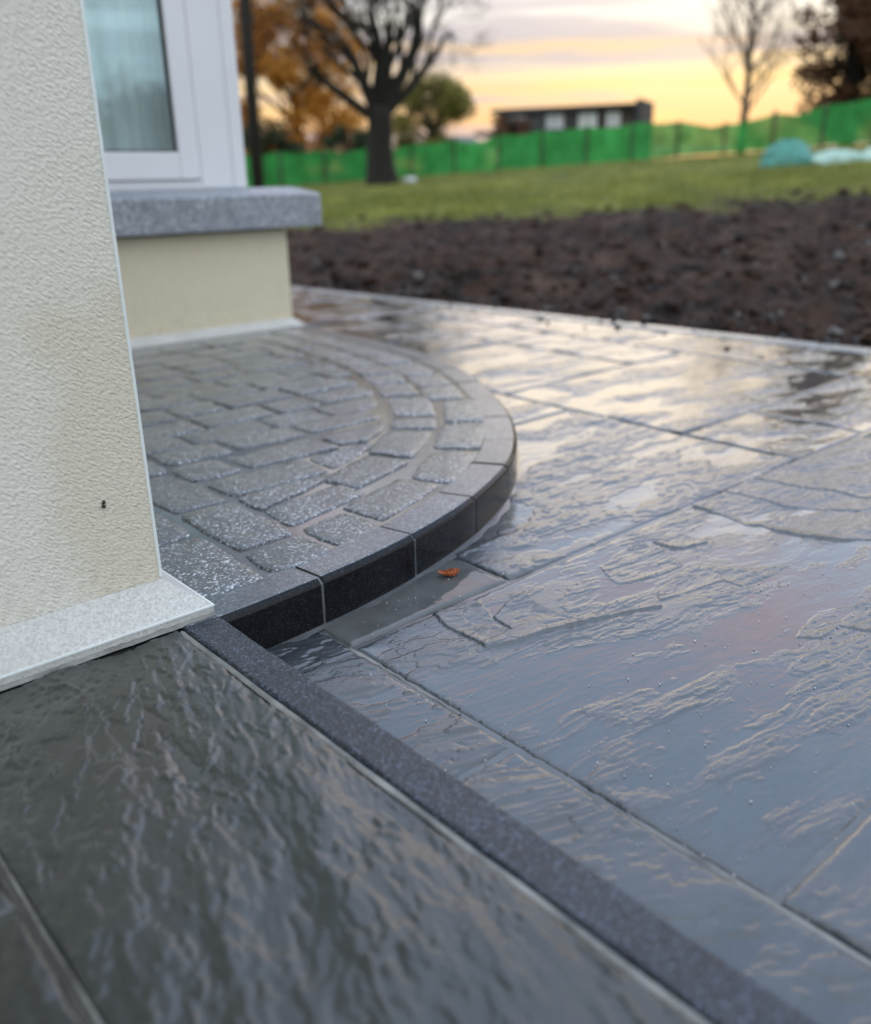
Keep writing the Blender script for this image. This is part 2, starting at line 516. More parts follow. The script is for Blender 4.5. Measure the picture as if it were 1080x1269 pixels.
def net_mat():
    m, t, b, out = new_mat('green_mesh_netting')
    co = t.n('ShaderNodeTexCoord').outputs['Object']
    rnd = t.n('ShaderNodeObjectInfo').outputs['Random']
    n = t.noise(co, 2.2, 4, 0.6)
    c = t.mix(t.ramp(n, [(0.3, 0), (0.7, 1)]), (0.020, 0.20, 0.03), (0.06, 0.50, 0.11))
    c = t.mix(t.math('MULTIPLY', rnd, 0.35), c, (0.02, 0.15, 0.05))
    t.put(b.inputs['Base Color'], c)
    b.inputs['Roughness'].default_value = 0.6
    tl = t.n('ShaderNodeBsdfTranslucent', {'Color': c})
    mx = t.n('ShaderNodeMixShader', {0: 0.5, 1: b.outputs[0], 2: tl.outputs[0]})
    # woven mesh: open cells between the strands, and a slack weave in places
    hole = t.math('MULTIPLY_ADD', t.noise(co, 1.1, 3), 0.35, -0.11, clamp=True)
    tr = t.n('ShaderNodeBsdfTransparent')
    mx2 = t.n('ShaderNodeMixShader', {0: hole, 1: mx.outputs[0], 2: tr.outputs[0]})
    t.nt.links.new(mx2.outputs[0], out.inputs[0])
    return m


M_net = net_mat()
M_leaf = simple('wet_red_brown_leaf', (0.30, 0.075, 0.02), 0.25, 0.5, 300)


def ground_mat():
    m, t, b, _ = new_mat('soil_and_lawn')
    co = t.n('ShaderNodeTexCoord').outputs['Object']
    gr = t.n('ShaderNodeAttribute', attribute_name='grass').outputs['Fac']
    s = t.mix(t.ramp(t.noise(co, 6, 6, 0.65), [(0.35, 0), (0.68, 1)]), (0.004, 0.003, 0.0025), (0.058, 0.031, 0.020))
    s = t.mix(t.ramp(t.noise(co, 2.0, 3), [(0.55, 0), (0.72, 1)]), s, (0.070, 0.042, 0.029))
    g = t.mix(t.ramp(t.noise(co, 1.3, 5, 0.6), [(0.35, 0), (0.65, 1)]), (0.05, 0.070, 0.010), (0.20, 0.20, 0.03))
    t.put(b.inputs['Base Color'], t.mix(gr, s, g))
    b.inputs['Roughness'].default_value = 0.85
    b.inputs['Specular IOR Level'].default_value = 0.2
    bn = t.n('ShaderNodeBump', {'Strength': 0.7, 'Distance': 0.03, 'Height': t.noise(co, 30, 4)})
    t.put(b.inputs['Normal'], bn.outputs[0])
    return m


M_ground = ground_mat()

# ------------------------------------------------------------------ the doorstep outline (survey units)
ctrl = np.array([(0.80, 1.822), (0.90, 1.822), (1.027, 1.828), (1.2, 1.843), (1.394, 1.868), (1.577, 1.907), (1.755, 1.957), (1.939, 2.025),
                 (2.268, 2.192), (2.503, 2.370), (2.762, 2.640), (2.98, 2.93), (3.18, 3.24), (3.36, 3.60), (3.49, 4.0),
                 (3.58, 4.45), (3.635, 5.0), (3.66, 5.62)])


def catmull(P, n=24):
    out = []
    for i in range(len(P)-1):
        p0 = P[max(i-1, 0)]; p1 = P[i]; p2 = P[i+1]; p3 = P[min(i+2, len(P)-1)]
        for t in np.linspace(0, 1, n, endpoint=False):
            out.append(0.5*((2*p1)+(p2-p0)*t+(2*p0-5*p1+4*p2-p3)*t*t+(3*p1-p0-3*p2+p3)*t**3))
    out.append(P[-1])
    return np.array(out)


curve = catmull(ctrl)
for _ in range(60):
    curve[1:-1] = 0.25*curve[:-2] + 0.5*curve[1:-1] + 0.25*curve[2:]
seg = np.r_[0, np.cumsum(np.hypot(*np.diff(curve, axis=0).T))]
S_TOT = seg[-1]
tang = np.gradient(curve, seg, axis=0)
tang /= np.hypot(tang[:, 0], tang[:, 1])[:, None]
for _ in range(20):
    tang[1:-1] = 0.25*tang[:-2] + 0.5*tang[1:-1] + 0.25*tang[2:]
tang /= np.hypot(tang[:, 0], tang[:, 1])[:, None]


def on_curve(s, d=0.0):
    """point at arc length s, d inwards (to the left of travel)"""
    x = np.interp(s, seg, curve[:, 0]); y = np.interp(s, seg, curve[:, 1])
    tx = np.interp(s, seg, tang[:, 0]); ty = np.interp(s, seg, tang[:, 1])
    return np.stack([x - ty*d, y + tx*d], -1)


def s_at_x(x):
    return float(np.interp(x, curve[:, 0], seg))


def inside_step(x, y, margin=0.0):
    """true where (x,y) lies inside the doorstep by more than margin"""
    yc = np.interp(x, curve[:, 0], curve[:, 1], left=-9, right=99)
    return (y > yc + margin) & (x < 3.66 - margin) & (x > 0.8)


# ------------------------------------------------------------------ terrain
def edge_x(y):                      # far edge of the patio, metres
    return (6.33 - 0.075*(y/K))*K


def far_z(az):
    t = np.clip((np.degrees(az) - 24)/36, -0.6, 1.4)
    return 1.03 + (0.29 - 1.03)*t


def soil_r(az, x, y):
    t = np.clip((np.degrees(az) - 24)/36, -1, 2)
    return 10.6 - 0.6*t + 1.8*fbm(x*0.35, y*0.35, 31, 3) + 1.5*fbm(x*1.3, y*1.3, 33, 3)


def ground_base(x, y):
    r = np.hypot(x, y); az = np.arctan2(y, x)
    front = sstep(-25, 5, np.degrees(az))*(1 - sstep(100, 135, np.degrees(az)))
    fz = -0.1 + (far_z(az) + 0.1)*front
    z = -0.10 + (fz + 0.10)*np.clip((r-4)/20, 0, 1) + 0.012*np.clip(r-24, 0, 60)*front
    return z


def ground_z(x, y):
    r = np.hypot(x, y); az = np.arctan2(y, x)
    z = ground_base(x, y)
    d = x - edge_x(y)
    grass = sstep(-1.5, 0.9, r - soil_r(az, x, y) + 1.1*fbm(x*3.1, y*3.1, 36, 3))
    grass = np.where(d > -0.3, grass, np.where((r > 8) & (d < 0), 1.0, 0.0))
    soil = (1-grass)*sstep(0.0, 0.35, d)
    bump = 0.11*fbm(x*0.9, y*0.9, 3, 3) + 0.13*fbm(x*2.4, y*2.4, 9, 5, 0.62) + 0.035*np.abs(fbm(x*9, y*9, 14, 3))
    z = z + soil*bump + grass*0.03*fbm(x*2, y*2, 20, 2)
    z = z - 0.075*(1 - sstep(0.05, 0.55, d))*(d > -0.05)
    under = 1 - sstep(-0.10, 0.0, d)
    near = 1 - sstep(7.5, 9.0, np.hypot(np.maximum(x, 0), y*0.9))
    z = np.where((d < 0.0), z*(1-under*near) + (-0.32)*under*near, z)
    return z, grass


az = np.r_[np.linspace(R(-25), R(110), 620), np.linspace(R(110), R(335), 70)[1:-1]]
rr = np.r_[np.linspace(0.3, 2.6, 10), np.exp(np.linspace(math.log(2.7), math.log(26), 300)), np.exp(np.linspace(math.log(28), math.log(700), 26))]
A, RR = np.meshgrid(az, rr)
X = RR*np.cos(A); Y = RR*np.sin(A)
Z, G = ground_z(X, Y)
na, nr = len(az), len(rr)
idx = np.arange(na*nr).reshape(nr, na)
i2 = np.roll(idx, -1, axis=1)
F = np.stack([idx[:-1], i2[:-1], i2[1:], idx[1:]], -1).reshape(-1, 4)[:, ::-1]
F = F[:, [0, 1, 2, 3]]
F = np.ascontiguousarray(F[:, ::-1])
g_obj = mk('ground', np.stack([X, Y, Z], -1).reshape(-1, 3), F[:, ::-1].copy(), M_ground, smooth=True, attr={'grass': G.ravel()})
tag(g_obj, kind='structure')

# ------------------------------------------------------------------ riven flagstones
ZP = -0.135                          # patio level, survey units


def poly_sd(px_, py_, P):
    """signed distance to an outline, positive inside"""
    P = np.array(P, float)
    best = np.full(px_.shape, 1e9); ins = np.zeros(px_.shape, bool)
    for i in range(len(P)):
        a, b = P[i-1], P[i]
        e = b - a
        t = np.clip(((px_-a[0])*e[0] + (py_-a[1])*e[1])/(e@e + 1e-12), 0, 1)
        best = np.minimum(best, np.hypot(px_-a[0]-t*e[0], py_-a[1]-t*e[1]))
        cr = (a[1] > py_) != (b[1] > py_)
        if abs(e[1]) > 1e-12:
            ins ^= cr & (px_ < e[0]*(py_-a[1])/e[1] + a[0])
    return np.where(ins, best, -best)


def flag(parent, x0, x1, y0, y1, z, res, seed, mat, grain=0.0, amp=1.0, water=0.45, cull=None, name='flagstone', ledge=1.0, plates=(), terr_amp=1.0, film=0.12, warp=1.0, veins=0.0, round_=0.0025, edge_noise=0.0018, fib=1.0, thick=0.022):
    """one riven slab; plan in survey units, res in metres"""
    X0, X1, Y0, Y1 = (v*K for v in (x0, x1, y0, y1))
    nx = max(3, int((X1-X0)/res)+1); ny = max(3, int((Y1-Y0)/res)+1)
    xs = np.linspace(X0, X1, nx); ys = np.linspace(Y0, Y1, ny)
    x, y = np.meshgrid(xs, ys)
    c, s = math.cos(grain), math.sin(grain)
    u = x*c + y*s; v = -x*s + y*c
    wu = u + warp*0.03*fbm(u*7, v*9, seed+1, 3); wv = v + warp*0.018*fbm(u*8, v*10, seed+2, 3)
    base = fbm(wu*3.4, wv*9.0, seed+3, 6, 0.58)
    t = base*7.0*ledge
    fl = np.floor(t)
    terr = (fl + sstep(0.88, 0.99, t-fl))/7.0
    mask = sstep(-0.22, 0.16, fbm(u*2.4, v*5.5, seed+5, 3))
    rid = np.abs(fbm(wu*5.5, wv*70, seed+7, 4, 0.6))
    rid2 = fbm(wu*18, wv*150, seed+8, 3, 0.6)
    h = amp*terr_amp*(0.0100*terr + 0.0040*base) + fib*amp*mask*(0.0036*(rid-0.2) + 0.0012*rid2) + amp*0.0002*fbm(u*190, v*190, seed+9, 2)
    if veins > 0:
        vn = np.abs(fbm(u*2.6 + 0.4*fbm(u*5, v*5, seed+50, 2), v*13 + 0.5*fbm(u*14, v*14, seed+51, 3), seed+52, 3, 0.5))
        brk = sstep(-0.05, 0.25, fbm(u*6, v*9, seed+53, 3))*sstep(-0.25, 0.3, fbm(u*40, v*60, seed+54, 2))
        h = h + veins*brk*(1 - sstep(0.0, 0.075, vn))**1.5*(0.6 + 0.8*np.abs(fbm(u*60, v*160, seed+55, 2)))
    for P, hh, sink in plates:
        sd = poly_sd(x/K, y/K, P)*K
        # ragged broken edge, drawn out along the grain
        sd = sd + 0.0045*fbm(u*22, v*60, seed+40, 4, 0.6) + 0.0016*fbm(u*140, v*170, seed+41, 2)
        e = sstep(-0.0004, 0.0006, sd)
        h = h + hh*e*(0.75 + 0.5*sstep(0.0, 0.02, 0.02-sd)) - sink*sstep(0.006, 0.02, sd)
    lvl = np.quantile(h, water) if water > 0 else h.min()-1
    slope = 0.0004*fbm(x*3, y*3, seed+12, 2)
    k = 0.00013
    d = (h - lvl - slope)/k
    hs = lvl + slope + k*np.logaddexp(0, d) + film*np.minimum(h - lvl - slope, 0)
    wet = 1 - sstep(-0.4, 1.6, d)
    ed = np.minimum(np.minimum(x-X0, X1-x), np.minimum(y-Y0, Y1-y))
    ed2 = ed + edge_noise*fbm(x*60, y*60, seed+15, 3) + 0.0006
    hs = hs - 0.0042*np.exp(-np.clip(ed2, 0, 1)/round_)
    top = np.quantile(hs, 0.6)
    zz_ = z*K + hs - top
    zz_ = np.maximum(zz_, z*K - 0.0075)
    V = np.stack([x, y, zz_], -1).reshape(-1, 3)
    idx = np.arange(nx*ny).reshape(ny, nx)
    q = np.stack([idx[:-1, :-1], idx[:-1, 1:], idx[1:, 1:], idx[1:, :-1]], -1).reshape(-1, 4)
    if cull is not None:
        cxm = V[q].mean(1)
        q = q[~cull(cxm[:, 0]/K, cxm[:, 1]/K)]
    ring = np.r_[idx[0, :], idx[1:, -1], idx[-1, -2::-1], idx[-2:0:-1, 0]]
    low = V[ring].copy(); low[:, 2] = z*K - thick
    nb = len(V)
    j = np.arange(len(ring)); j2 = np.roll(j, -1)
    sk = np.stack([ring[j], nb+j, nb+j2, ring[j2]], -1)
    if cull is not None:
        cm = V[ring]
        bad = cull(cm[:, 0]/K, cm[:, 1]/K)
        sk = sk[~(bad[j] | bad[j2])]
    V = np.vstack([V, low])
    W_ = np.r_[wet.ravel(), np.zeros(len(ring))]
    used = np.unique(np.r_[q.ravel(), sk.ravel()])
    remap = np.full(len(V), -1); remap[used] = np.arange(len(used))
    faces = remap[np.vstack([q, sk])]
    return mk(name, V[used], faces, mat, parent, smooth=True, attr={'wet': W_[used]})


cull_step = lambda x, y: inside_step(x, y, 0.03)
cull_bay = lambda x, y: inside_step(x, y, 0.03) | ((y > 5.74) & (x < 3.56))

# patio: mortar bed sheet with every slab as its own child
px0, px1, py0, py1 = 0.895, 6.2, -1.6, 10.0
bed = []
yl = np.linspace(py0, py1, 30)
bv = []
for yy in yl:
    bv += [(px0*K, yy*K, ZP*K-0.0034), (edge_x(yy*K)-0.004, yy*K, ZP*K-0.0034)]
bf = [(2*i, 2*i+1, 2*i+3, 2*i+2) for i in range(len(yl)-1)]
patio = mk('patio', bv, bf, M_mortar)
tag(patio, kind='structure')
g = 0.0065                            # half joint, survey units
FL = [
    # x0, x1, y0, y1, res, seed, water, amp, ledge
    (0.905, 1.175, 1.110, 1.86, 0.0018, 3, 0.22, 0.9, 0.8),
    (0.905, 1.175, 0.190, 1.110, 0.0018, 4, 0.15, 0.9, 0.7),
    (0.905, 1.175, -0.80, 0.190, 0.004, 5, 0.45, 0.7, 0.7),
    (1.175, 2.735, -0.68, 0.515, 0.003, 8, 0.45, 0.9, 1.0),
    (2.735, 4.02, -0.68, 0.515, 0.006, 18, 0.45, 0.9, 1.0),
    (1.765, 3.495, 1.695, 2.93, 0.0022, 13, 0.28, 0.85, 1.0),
    (3.495, 4.09, 1.695, 2.262, 0.003, 14, 0.5, 0.9, 1.0),
    (4.09, 5.22, 1.690, 2.262, 0.004, 15, 0.5, 0.9, 1.0),
    (3.495, 5.22, 2.262, 3.43, 0.0038, 16, 0.5, 0.9, 1.0),
    (2.9, 3.495, 2.93, 4.09, 0.005, 22, 0.5, 0.9, 1.0),
    (3.495, 4.66, 3.43, 4.60, 0.005, 23, 0.5, 0.9, 1.0),
    (4.02, 5.22, 0.515, 1.690, 0.004, 24, 0.45, 0.9, 1.0),
    (4.02, 5.22, -0.68, 0.515, 0.008, 25, 0.45, 0.9, 1.0),
    (4.66, 5.22, 3.43, 4.60, 0.006, 26, 0.5, 0.9, 1.0),
    (3.495, 4.66, 4.60, 5.18, 0.007, 27, 0.5, 0.9, 1.0),
    (4.66, 5.22, 4.60, 5.77, 0.007, 28, 0.5, 0.9, 1.0),
    (3.495, 4.66, 5.18, 6.35, 0.007, 29, 0.5, 0.9, 1.0),
    (4.66, 5.22, 5.77, 6.35, 0.008, 30, 0.5, 0.9, 1.0),
    (3.0, 4.08, 6.35, 7.52, 0.009, 31, 0.5, 0.9, 1.0),
    (4.08, 5.22, 6.35, 7.52, 0.009, 32, 0.5, 0.9, 1.0),
    (3.0, 4.66, 7.52, 8.70, 0.010, 33, 0.5, 0.9, 1.0),
    (4.66, 5.22, 7.52, 8.70, 0.010, 34, 0.5, 0.9, 1.0),
    (3.0, 5.22, 8.70, 9.90, 0.010, 35, 0.5, 0.9, 1.0),
]
for (a, b, c, d, res, sd, wat, am, le) in FL:
    flag(patio, a+g, b-g, c+g, d-g, ZP, res, sd, M_patio, R(-22 if b < 1.3 else -4 - (sd*7) % 9), am, wat, cull_bay if b > 1.3 and d > 1.9 or d > 1.8 else None, ledge=le)
L1 = [(2.698, 1.70), (2.698, 1.551), (2.669, 1.452), (2.701, 1.408), (2.692, 1.349), (2.711, 1.278), (2.756, 1.172), (2.841, 1.102), (2.95, 1.02), (3.2, 0.93), (3.5, 0.80), (4.1, 0.72), (4.1, 1.72)]
L1b = [(2.918, 1.72), (2.921, 1.61), (2.924, 1.527), (2.921, 1.452), (3.0, 1.33), (3.08, 1.24), (3.3, 1.18), (4.1, 1.05), (4.1, 1.72)]
L1c = [(3.123, 1.72), (3.134, 1.534), (3.188, 1.43), (3.228, 1.276), (3.5, 1.2), (4.1, 1.3), (4.1, 1.72)]
L2 = [(1.449, 1.686), (1.428, 1.606), (1.429, 1.528), (1.425, 1.449), (1.509, 1.418), (1.636, 1.391), (1.722, 1.363), (1.811, 1.342), (1.885, 1.3), (1.938, 1.278), (1.952, 1.303), (1.835, 1.338), (1.78, 1.372), (1.721, 1.409), (1.71, 1.448), (1.709, 1.496), (1.717, 1.546), (1.737, 1.609), (1.662, 1.599), (1.561, 1.561), (1.603, 1.665), (1.551, 1.69)]
L2p = [(1.508, 1.63), (1.489, 1.584), (1.507, 1.54), (1.506, 1.489), (1.537, 1.477), (1.536, 1.444), (1.561, 1.561), (1.657, 1.603), (1.596, 1.623), (1.564, 1.653)]
L3 = [(2.037, 1.575), (1.988, 1.497), (1.98, 1.457), (2.017, 1.437), (2.125, 1.41), (2.229, 1.402), (2.291, 1.528), (2.283, 1.601), (2.191, 1.611), (2.101, 1.586)]
L4 = [(2.321, 1.58), (2.316, 1.511), (2.338, 1.478), (2.389, 1.465), (2.44, 1.452), (2.445, 1.511), (2.452, 1.556), (2.399, 1.569)]
L5 = [(1.97, 1.306), (2.071, 1.284), (2.183, 1.266), (2.217, 1.253), (2.22, 1.2), (2.31, 1.185), (2.4, 1.181), (2.47, 1.179), (2.41, 1.214), (2.342, 1.258), (2.285, 1.302), (2.287, 1.354), (2.215, 1.38), (2.017, 1.346)]
L6 = [(2.044, 0.942), (2.168, 0.962), (2.233, 0.973), (2.304, 0.939), (2.394, 0.902), (2.51, 0.862), (2.245, 0.752), (2.216, 0.822), (2.191, 0.896), (2.096, 0.893)]
flag(patio, 1.175+g, 4.02-g, 0.515+g, 1.695-g, ZP, 0.0016, 21, M_patio, R(-8), 1.0, 0.36, terr_amp=0.55, fib=0.95, ledge=1.3,
     plates=[(L1, 0.0030, 0), (L1b, 0.0014, 0), (L1c, 0.0016, 0), (L2, 0.0026, 0.0), (L2p, -0.0020, 0), (L3, 0.0018, 0.0), (L4, 0.0024, 0), (L5, 0.0013, 0), (L6, 0.0018, 0)])
# last course before the edging, cut to the slanting edge
y = -1.6
for i, L in enumerate((0.92, 1.175, 1.17, 1.165, 1.17, 1.17, 1.2, 1.17, 1.17, 1.2)):
    y1_ = y + L
    ex = edge_x((y+y1_)/2*K)/K - 0.17
    flag(patio, 5.22+g, ex-g, y+g, y1_-g, ZP, 0.006, 50+i, M_patio, R(6), 0.9, 0.5)
    y = y1_
# slim pale edging stones along the soil
y = -1.6
k = 0
while y < 9.9:
    L = 0.9
    q = MB()
    e0, e1 = edge_x(y*K), edge_x((y+L)*K)
    ww = 0.15*K
    z0, z1 = ZP*K-0.05, ZP*K+0.0035
    jj = 0.004
    vs = [(e0-ww, y*K+jj, z0), (e0, y*K+jj, z0), (e1, (y+L)*K-jj, z0), (e1-ww, (y+L)*K-jj, z0),
          (e0-ww, y*K+jj, z1-.004), (e0, y*K+jj, z1-.004), (e1, (y+L)*K-jj, z1-.004), (e1-ww, (y+L)*K-jj, z1-.004),
          (e0-ww+.004, y*K+jj+.003, z1), (e0-.004, y*K+jj+.003, z1), (e1-.004, (y+L)*K-jj-.003, z1), (e1-ww+.004, (y+L)*K-jj-.003, z1)]
    fs = [(8, 9, 10, 11)] + [(a+o, (a+1) % 4+o, (a+1) % 4+o+4, a+o+4) for o in (0, 4) for a in range(4)]
    q.add(vs, fs)
    q.build('edging_stone', M_edging, patio)
    y += L
    k += 1
# smooth cement infill at the foot of the kerb, always wet
flag(patio, 1.175+g, 1.765-g, 1.695+g, 2.02, ZP, 0.003, 41, M_infill, R(20), 0.10, 0.0, cull_step, name='cement_infill', fib=0.2)
pts = [on_curve(s, -0.022) for s in np.linspace(s_at_x(0.9), s_at_x(2.9), 60)]
ptsi = [on_curve(s, 0.03) for s in np.linspace(s_at_x(0.9), s_at_x(2.9), 60)]
fv = []
for i, (a, b) in enumerate(zip(pts, ptsi)):
    wv = 0.006*math.sin(i*1.7) + 0.004*math.sin(i*0.63)
    o = on_curve(0, 0)
    fv += [(a[0]*K, (a[1]-wv)*K, ZP*K-0.001), ((a[0]*0.5+b[0]*0.5)*K, (a[1]*0.5+b[1]*0.5)*K, ZP*K+0.0022), (b[0]*K, b[1]*K, ZP*K+0.006)]
ff = []
for i in range(len(pts)-1):
    for j in range(2):
        ff.append((3*i+j, 3*i+3+j, 3*i+4+j, 3*i+1+j))
mk('mortar_fillet', fv, ff, M_mortar, patio, smooth=True)
# pale mortar shown in a few joints
def joint(x0, x1, y0, y1, z, mat, parent, name='joint', dz=-0.0015):
    q = MB()
    n = 24
    horiz = abs(x1-x0) > abs(y1-y0)
    vs = []
    for i in range(n+1):
        t = i/n
        wob = 0.0012*math.sin(i*2.1)*K
        if horiz:
            x = x0+(x1-x0)*t
            vs += [(x*K, y0*K+wob, z*K-0.004), (x*K, (y0+y1)/2*K+wob, z*K+dz), (x*K, y1*K+wob, z*K-0.004)]
        else:
            y = y0+(y1-y0)*t
            vs += [(x0*K+wob, y*K, z*K-0.004), ((x0+x1)/2*K+wob, y*K, z*K+dz), (x1*K+wob, y*K, z*K-0.004)]
    fs = []
    for i in range(n):
        for j in range(2):
            f = (3*i+j, 3*i+3+j, 3*i+4+j, 3*i+1+j)
            fs.append(f if horiz else f[::-1])
    return mk(name, vs, fs, mat, parent, smooth=True)


joint(1.175-g, 1.175+g, 0.0, 0.80, ZP, M_mortar_pale, patio)
joint(1.175-g, 1.175+g, 1.28, 1.70, ZP, M_mortar_pale, patio)

SLAB_GRAIN = 74
# ------------------------------------------------------------------ the raised path in front of the wall
pb = [(-2.2*K, -1.6*K, -0.0055), (0.885*K, -1.6*K, -0.0055), (0.885*K, 1.86*K, -0.0055), (-2.2*K, 1.86*K, -0.0055)]
path = mk('path', pb, [(0, 1, 2, 3)], M_mortar_dk)
tag(path, kind='structure')
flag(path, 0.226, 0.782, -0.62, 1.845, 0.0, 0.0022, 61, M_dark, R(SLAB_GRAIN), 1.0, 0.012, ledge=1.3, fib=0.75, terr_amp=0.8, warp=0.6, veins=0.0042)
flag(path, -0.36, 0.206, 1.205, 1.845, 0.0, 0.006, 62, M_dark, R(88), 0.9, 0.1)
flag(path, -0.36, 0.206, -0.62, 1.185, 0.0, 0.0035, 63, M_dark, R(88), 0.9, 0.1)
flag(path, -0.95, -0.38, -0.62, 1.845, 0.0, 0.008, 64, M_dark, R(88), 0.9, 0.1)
joint(0.782, 0.798, -0.62, 1.84, 0.0, M_mortar_pale, path, dz=-0.0018)
joint(0.219, 0.2245, -0.62, 1.84, 0.0, M_mortar_pale, path, dz=-0.0022)
for (ya, yb) in ((0.05, 1.853), (-1.6, 0.042)):
    q = MB()
    n = 30
    prof = [(0.892, -0.16), (0.892, -0.006), (0.886, 0.0), (0.802, 0.0), (0.798, -0.005), (0.798, -0.10)]
    vs = []
    for i in range(n+1):
        yy = ya + (yb-ya)*i/n
        for jx, (xx, z_) in enumerate(prof):
            wob = 0.0012*math.sin(i*1.3+jx) if 0 < jx < 5 else 0
            vs.append(((xx+wob)*K, yy*K, z_*K + 0.0006))
    np_ = len(prof)
    fs = []
    for i in range(n):
        for j in range(np_-1):
            fs.append((i*np_+j, i*np_+j+1, i*np_+np_+j+1, i*np_+np_+j)[::-1])
    fs.append(tuple(range(np_))); fs.append(tuple(range(n*np_, (n+1)*np_))[::-1])
    q.add(vs, fs)
    q.build('border_stone', M_strip, path)

# ------------------------------------------------------------------ doorstep: kerb stones, setts, mortar
step = thing('doorstep', 'curved doorstep of silver granite setts edged with black polished kerb stones', 'doorstep', (1.9*K, 3.4*K, ZP*K))
KW = 0.140


def kerb_piece(s0, s1, prof, name, mats, idxs, dz=0.0, dd=0.0):
    n = max(4, int((s1-s0)/0.012))
    ss = np.linspace(s0, s1, n+1)
    vs = []
    for d, z_ in prof:
        P = on_curve(ss, d + dd)
        wz = 0.0004*fbm(ss*9 + d*40, ss*0 + z_*30, 77, 4, 0.7) if z_ > -0.02 else 0.0
        vs.append(np.c_[P*K, np.full(n+1, z_*K + dz) + wz])
    V = np.stack(vs, 1).reshape(-1, 3)
    m = len(prof)
    fs = []; mi = []
    for i in range(n):
        for j in range(m-1):
            fs.append((i*m+j, i*m+m+j, i*m+m+j+1, i*m+j+1)); mi.append(idxs[j])
    fs.append(tuple(range(m))[::-1] if False else tuple(range(m))); mi.append(idxs[0])
    fs.append(tuple(range(n*m, (n+1)*m))[::-1]); mi.append(idxs[0])
    return mk(name, V, fs, mats, step, False, mi)


prof = [(0.0, -0.19), (0.0, -0.014), (0.003, -0.008), (0.0155, 0.0015), (0.021, 0.003), (KW-0.006, 0.003), (KW, -0.002), (KW, -0.12)]
pidx = [0, 0, 0, 1, 1, 1, 0]
cuts = [0.0, s_at_x(1.199), s_at_x(1.577), s_at_x(1.94), s_at_x(2.268), s_at_x(2.54)]
while cuts[-1] + 0.40 < S_TOT:
    cuts.append(cuts[-1] + 0.375)
cuts.append(S_TOT)
for i in range(len(cuts)-1):
    kerb_piece(cuts[i]+0.0055, cuts[i+1]-0.0055, prof, 'kerb_stone', [M_kerb_face, M_kerb_top], pidx, RNG.uniform(-0.0008, 0.0008), RNG.uniform(-0.001, 0.002))
# mortar core: bed under the setts and the thin joints between the kerb stones
corep = [(0.0022, -0.18), (0.0022, -0.015), (0.020, -0.0005), (KW-0.01, -0.001), (KW+0.02, -0.0030)]
n = 160
ss = np.linspace(0, S_TOT, n+1)
V = np.stack([np.c_[on_curve(ss, d)*K, np.full(n+1, z_*K)] for d, z_ in corep], 1).reshape(-1, 3).tolist()
m = len(corep)
fs = [(i*m+j, i*m+m+j, i*m+m+j+1, i*m+j+1) for i in range(n) for j in range(m-1)]
inner = [i*m+m-1 for i in range(n+1)]
b = len(V)
V += [(0.78*K, 5.72*K, -0.0030*K), (0.78*K, 1.98*K, -0.0030*K)]
fs.append(tuple(inner) + (b, b+1))
mk('mortar_bed', V, fs, M_mortar, step)


def sett(poly, seed, dz=0.0, rad=0.022, wob=0.006, res=7):
    """one split granite sett from a convex outline (survey units, anticlockwise)"""
    rg = np.random.default_rng(seed)
    P = np.array(poly, float)
    if 0.5*np.sum(P[:, 0]*np.roll(P[:, 1], -1) - P[:, 1]*np.roll(P[:, 0], -1)) < 0:
        P = P[::-1]
    out = []
    n = len(P)
    for i in range(n):
        a, b_, c = P[i-1], P[i], P[(i+1) % n]
        la, lc = np.hypot(*(a-b_)), np.hypot(*(c-b_))
        r1 = min(rad*rg.uniform(.7, 1.5), la*0.3); r3 = min(rad*rg.uniform(.7, 1.5), lc*0.3)
        p1 = b_ + (a-b_)/la*r1; p3 = b_ + (c-b_)/lc*r3
        for t in (0, .5, 1):
            out.append((1-t)**2*p1 + 2*t*(1-t)*b_ + t*t*p3)
        # straight run towards the next corner
        d2 = P[(i+2) % n]
        q = c + (b_-c)/lc*min(rad, lc*0.3)
        for t in np.linspace(0, 1, res+2)[1:-1]:
            out.append(p3*(1-t) + q*t)
    O = np.array(out)
    c0 = O.mean(0)
    nrm = O - c0
    nrm /= np.hypot(nrm[:, 0], nrm[:, 1])[:, None]
    O = O + nrm*(wob*fbm(O[:, 0]*14, O[:, 1]*14, seed, 3)*2.0 + rg.normal(0, wob*0.18, len(O)))[:, None]
    m_ = len(O)
    rings = [(1.0, -0.018, -0.04), (1.0, -0.011, -0.004), (1.0, -0.009, 0.0015), (1.0, -0.004, 0.0035), (0.76, 0, 0.0042), (0.38, 0, 0.0045)]
    vs = []
    tilt = rg.normal(0, 0.006, 2)
    for sc, ins, z_ in rings:
        Q = c0 + (O - nrm*ins - c0)*sc
        zt = z_*K + dz + 0.0013*fbm(Q[:, 0]*16, Q[:, 1]*16, seed+5, 3) + 0.0006*fbm(Q[:, 0]*60, Q[:, 1]*60, seed+8, 2) + ((Q-c0)@tilt)*K
        vs.append(np.c_[Q*K, zt])
    V_ = np.vstack(vs).tolist()
    fs_ = []
    for r in range(len(rings)-1):
        for i in range(m_):
            j = (i+1) % m_
            fs_.append((r*m_+i, r*m_+j, r*m_+m_+j, r*m_+m_+i))
    V_.append((*(c0*K), 0.0045*K+dz))
    L = (len(rings)-1)*m_
    for i in range(m_):
        fs_.append((L+i, L+(i+1) % m_, len(V_)-1))
    return mk('sett', V_, fs_, M_sett, step, True)


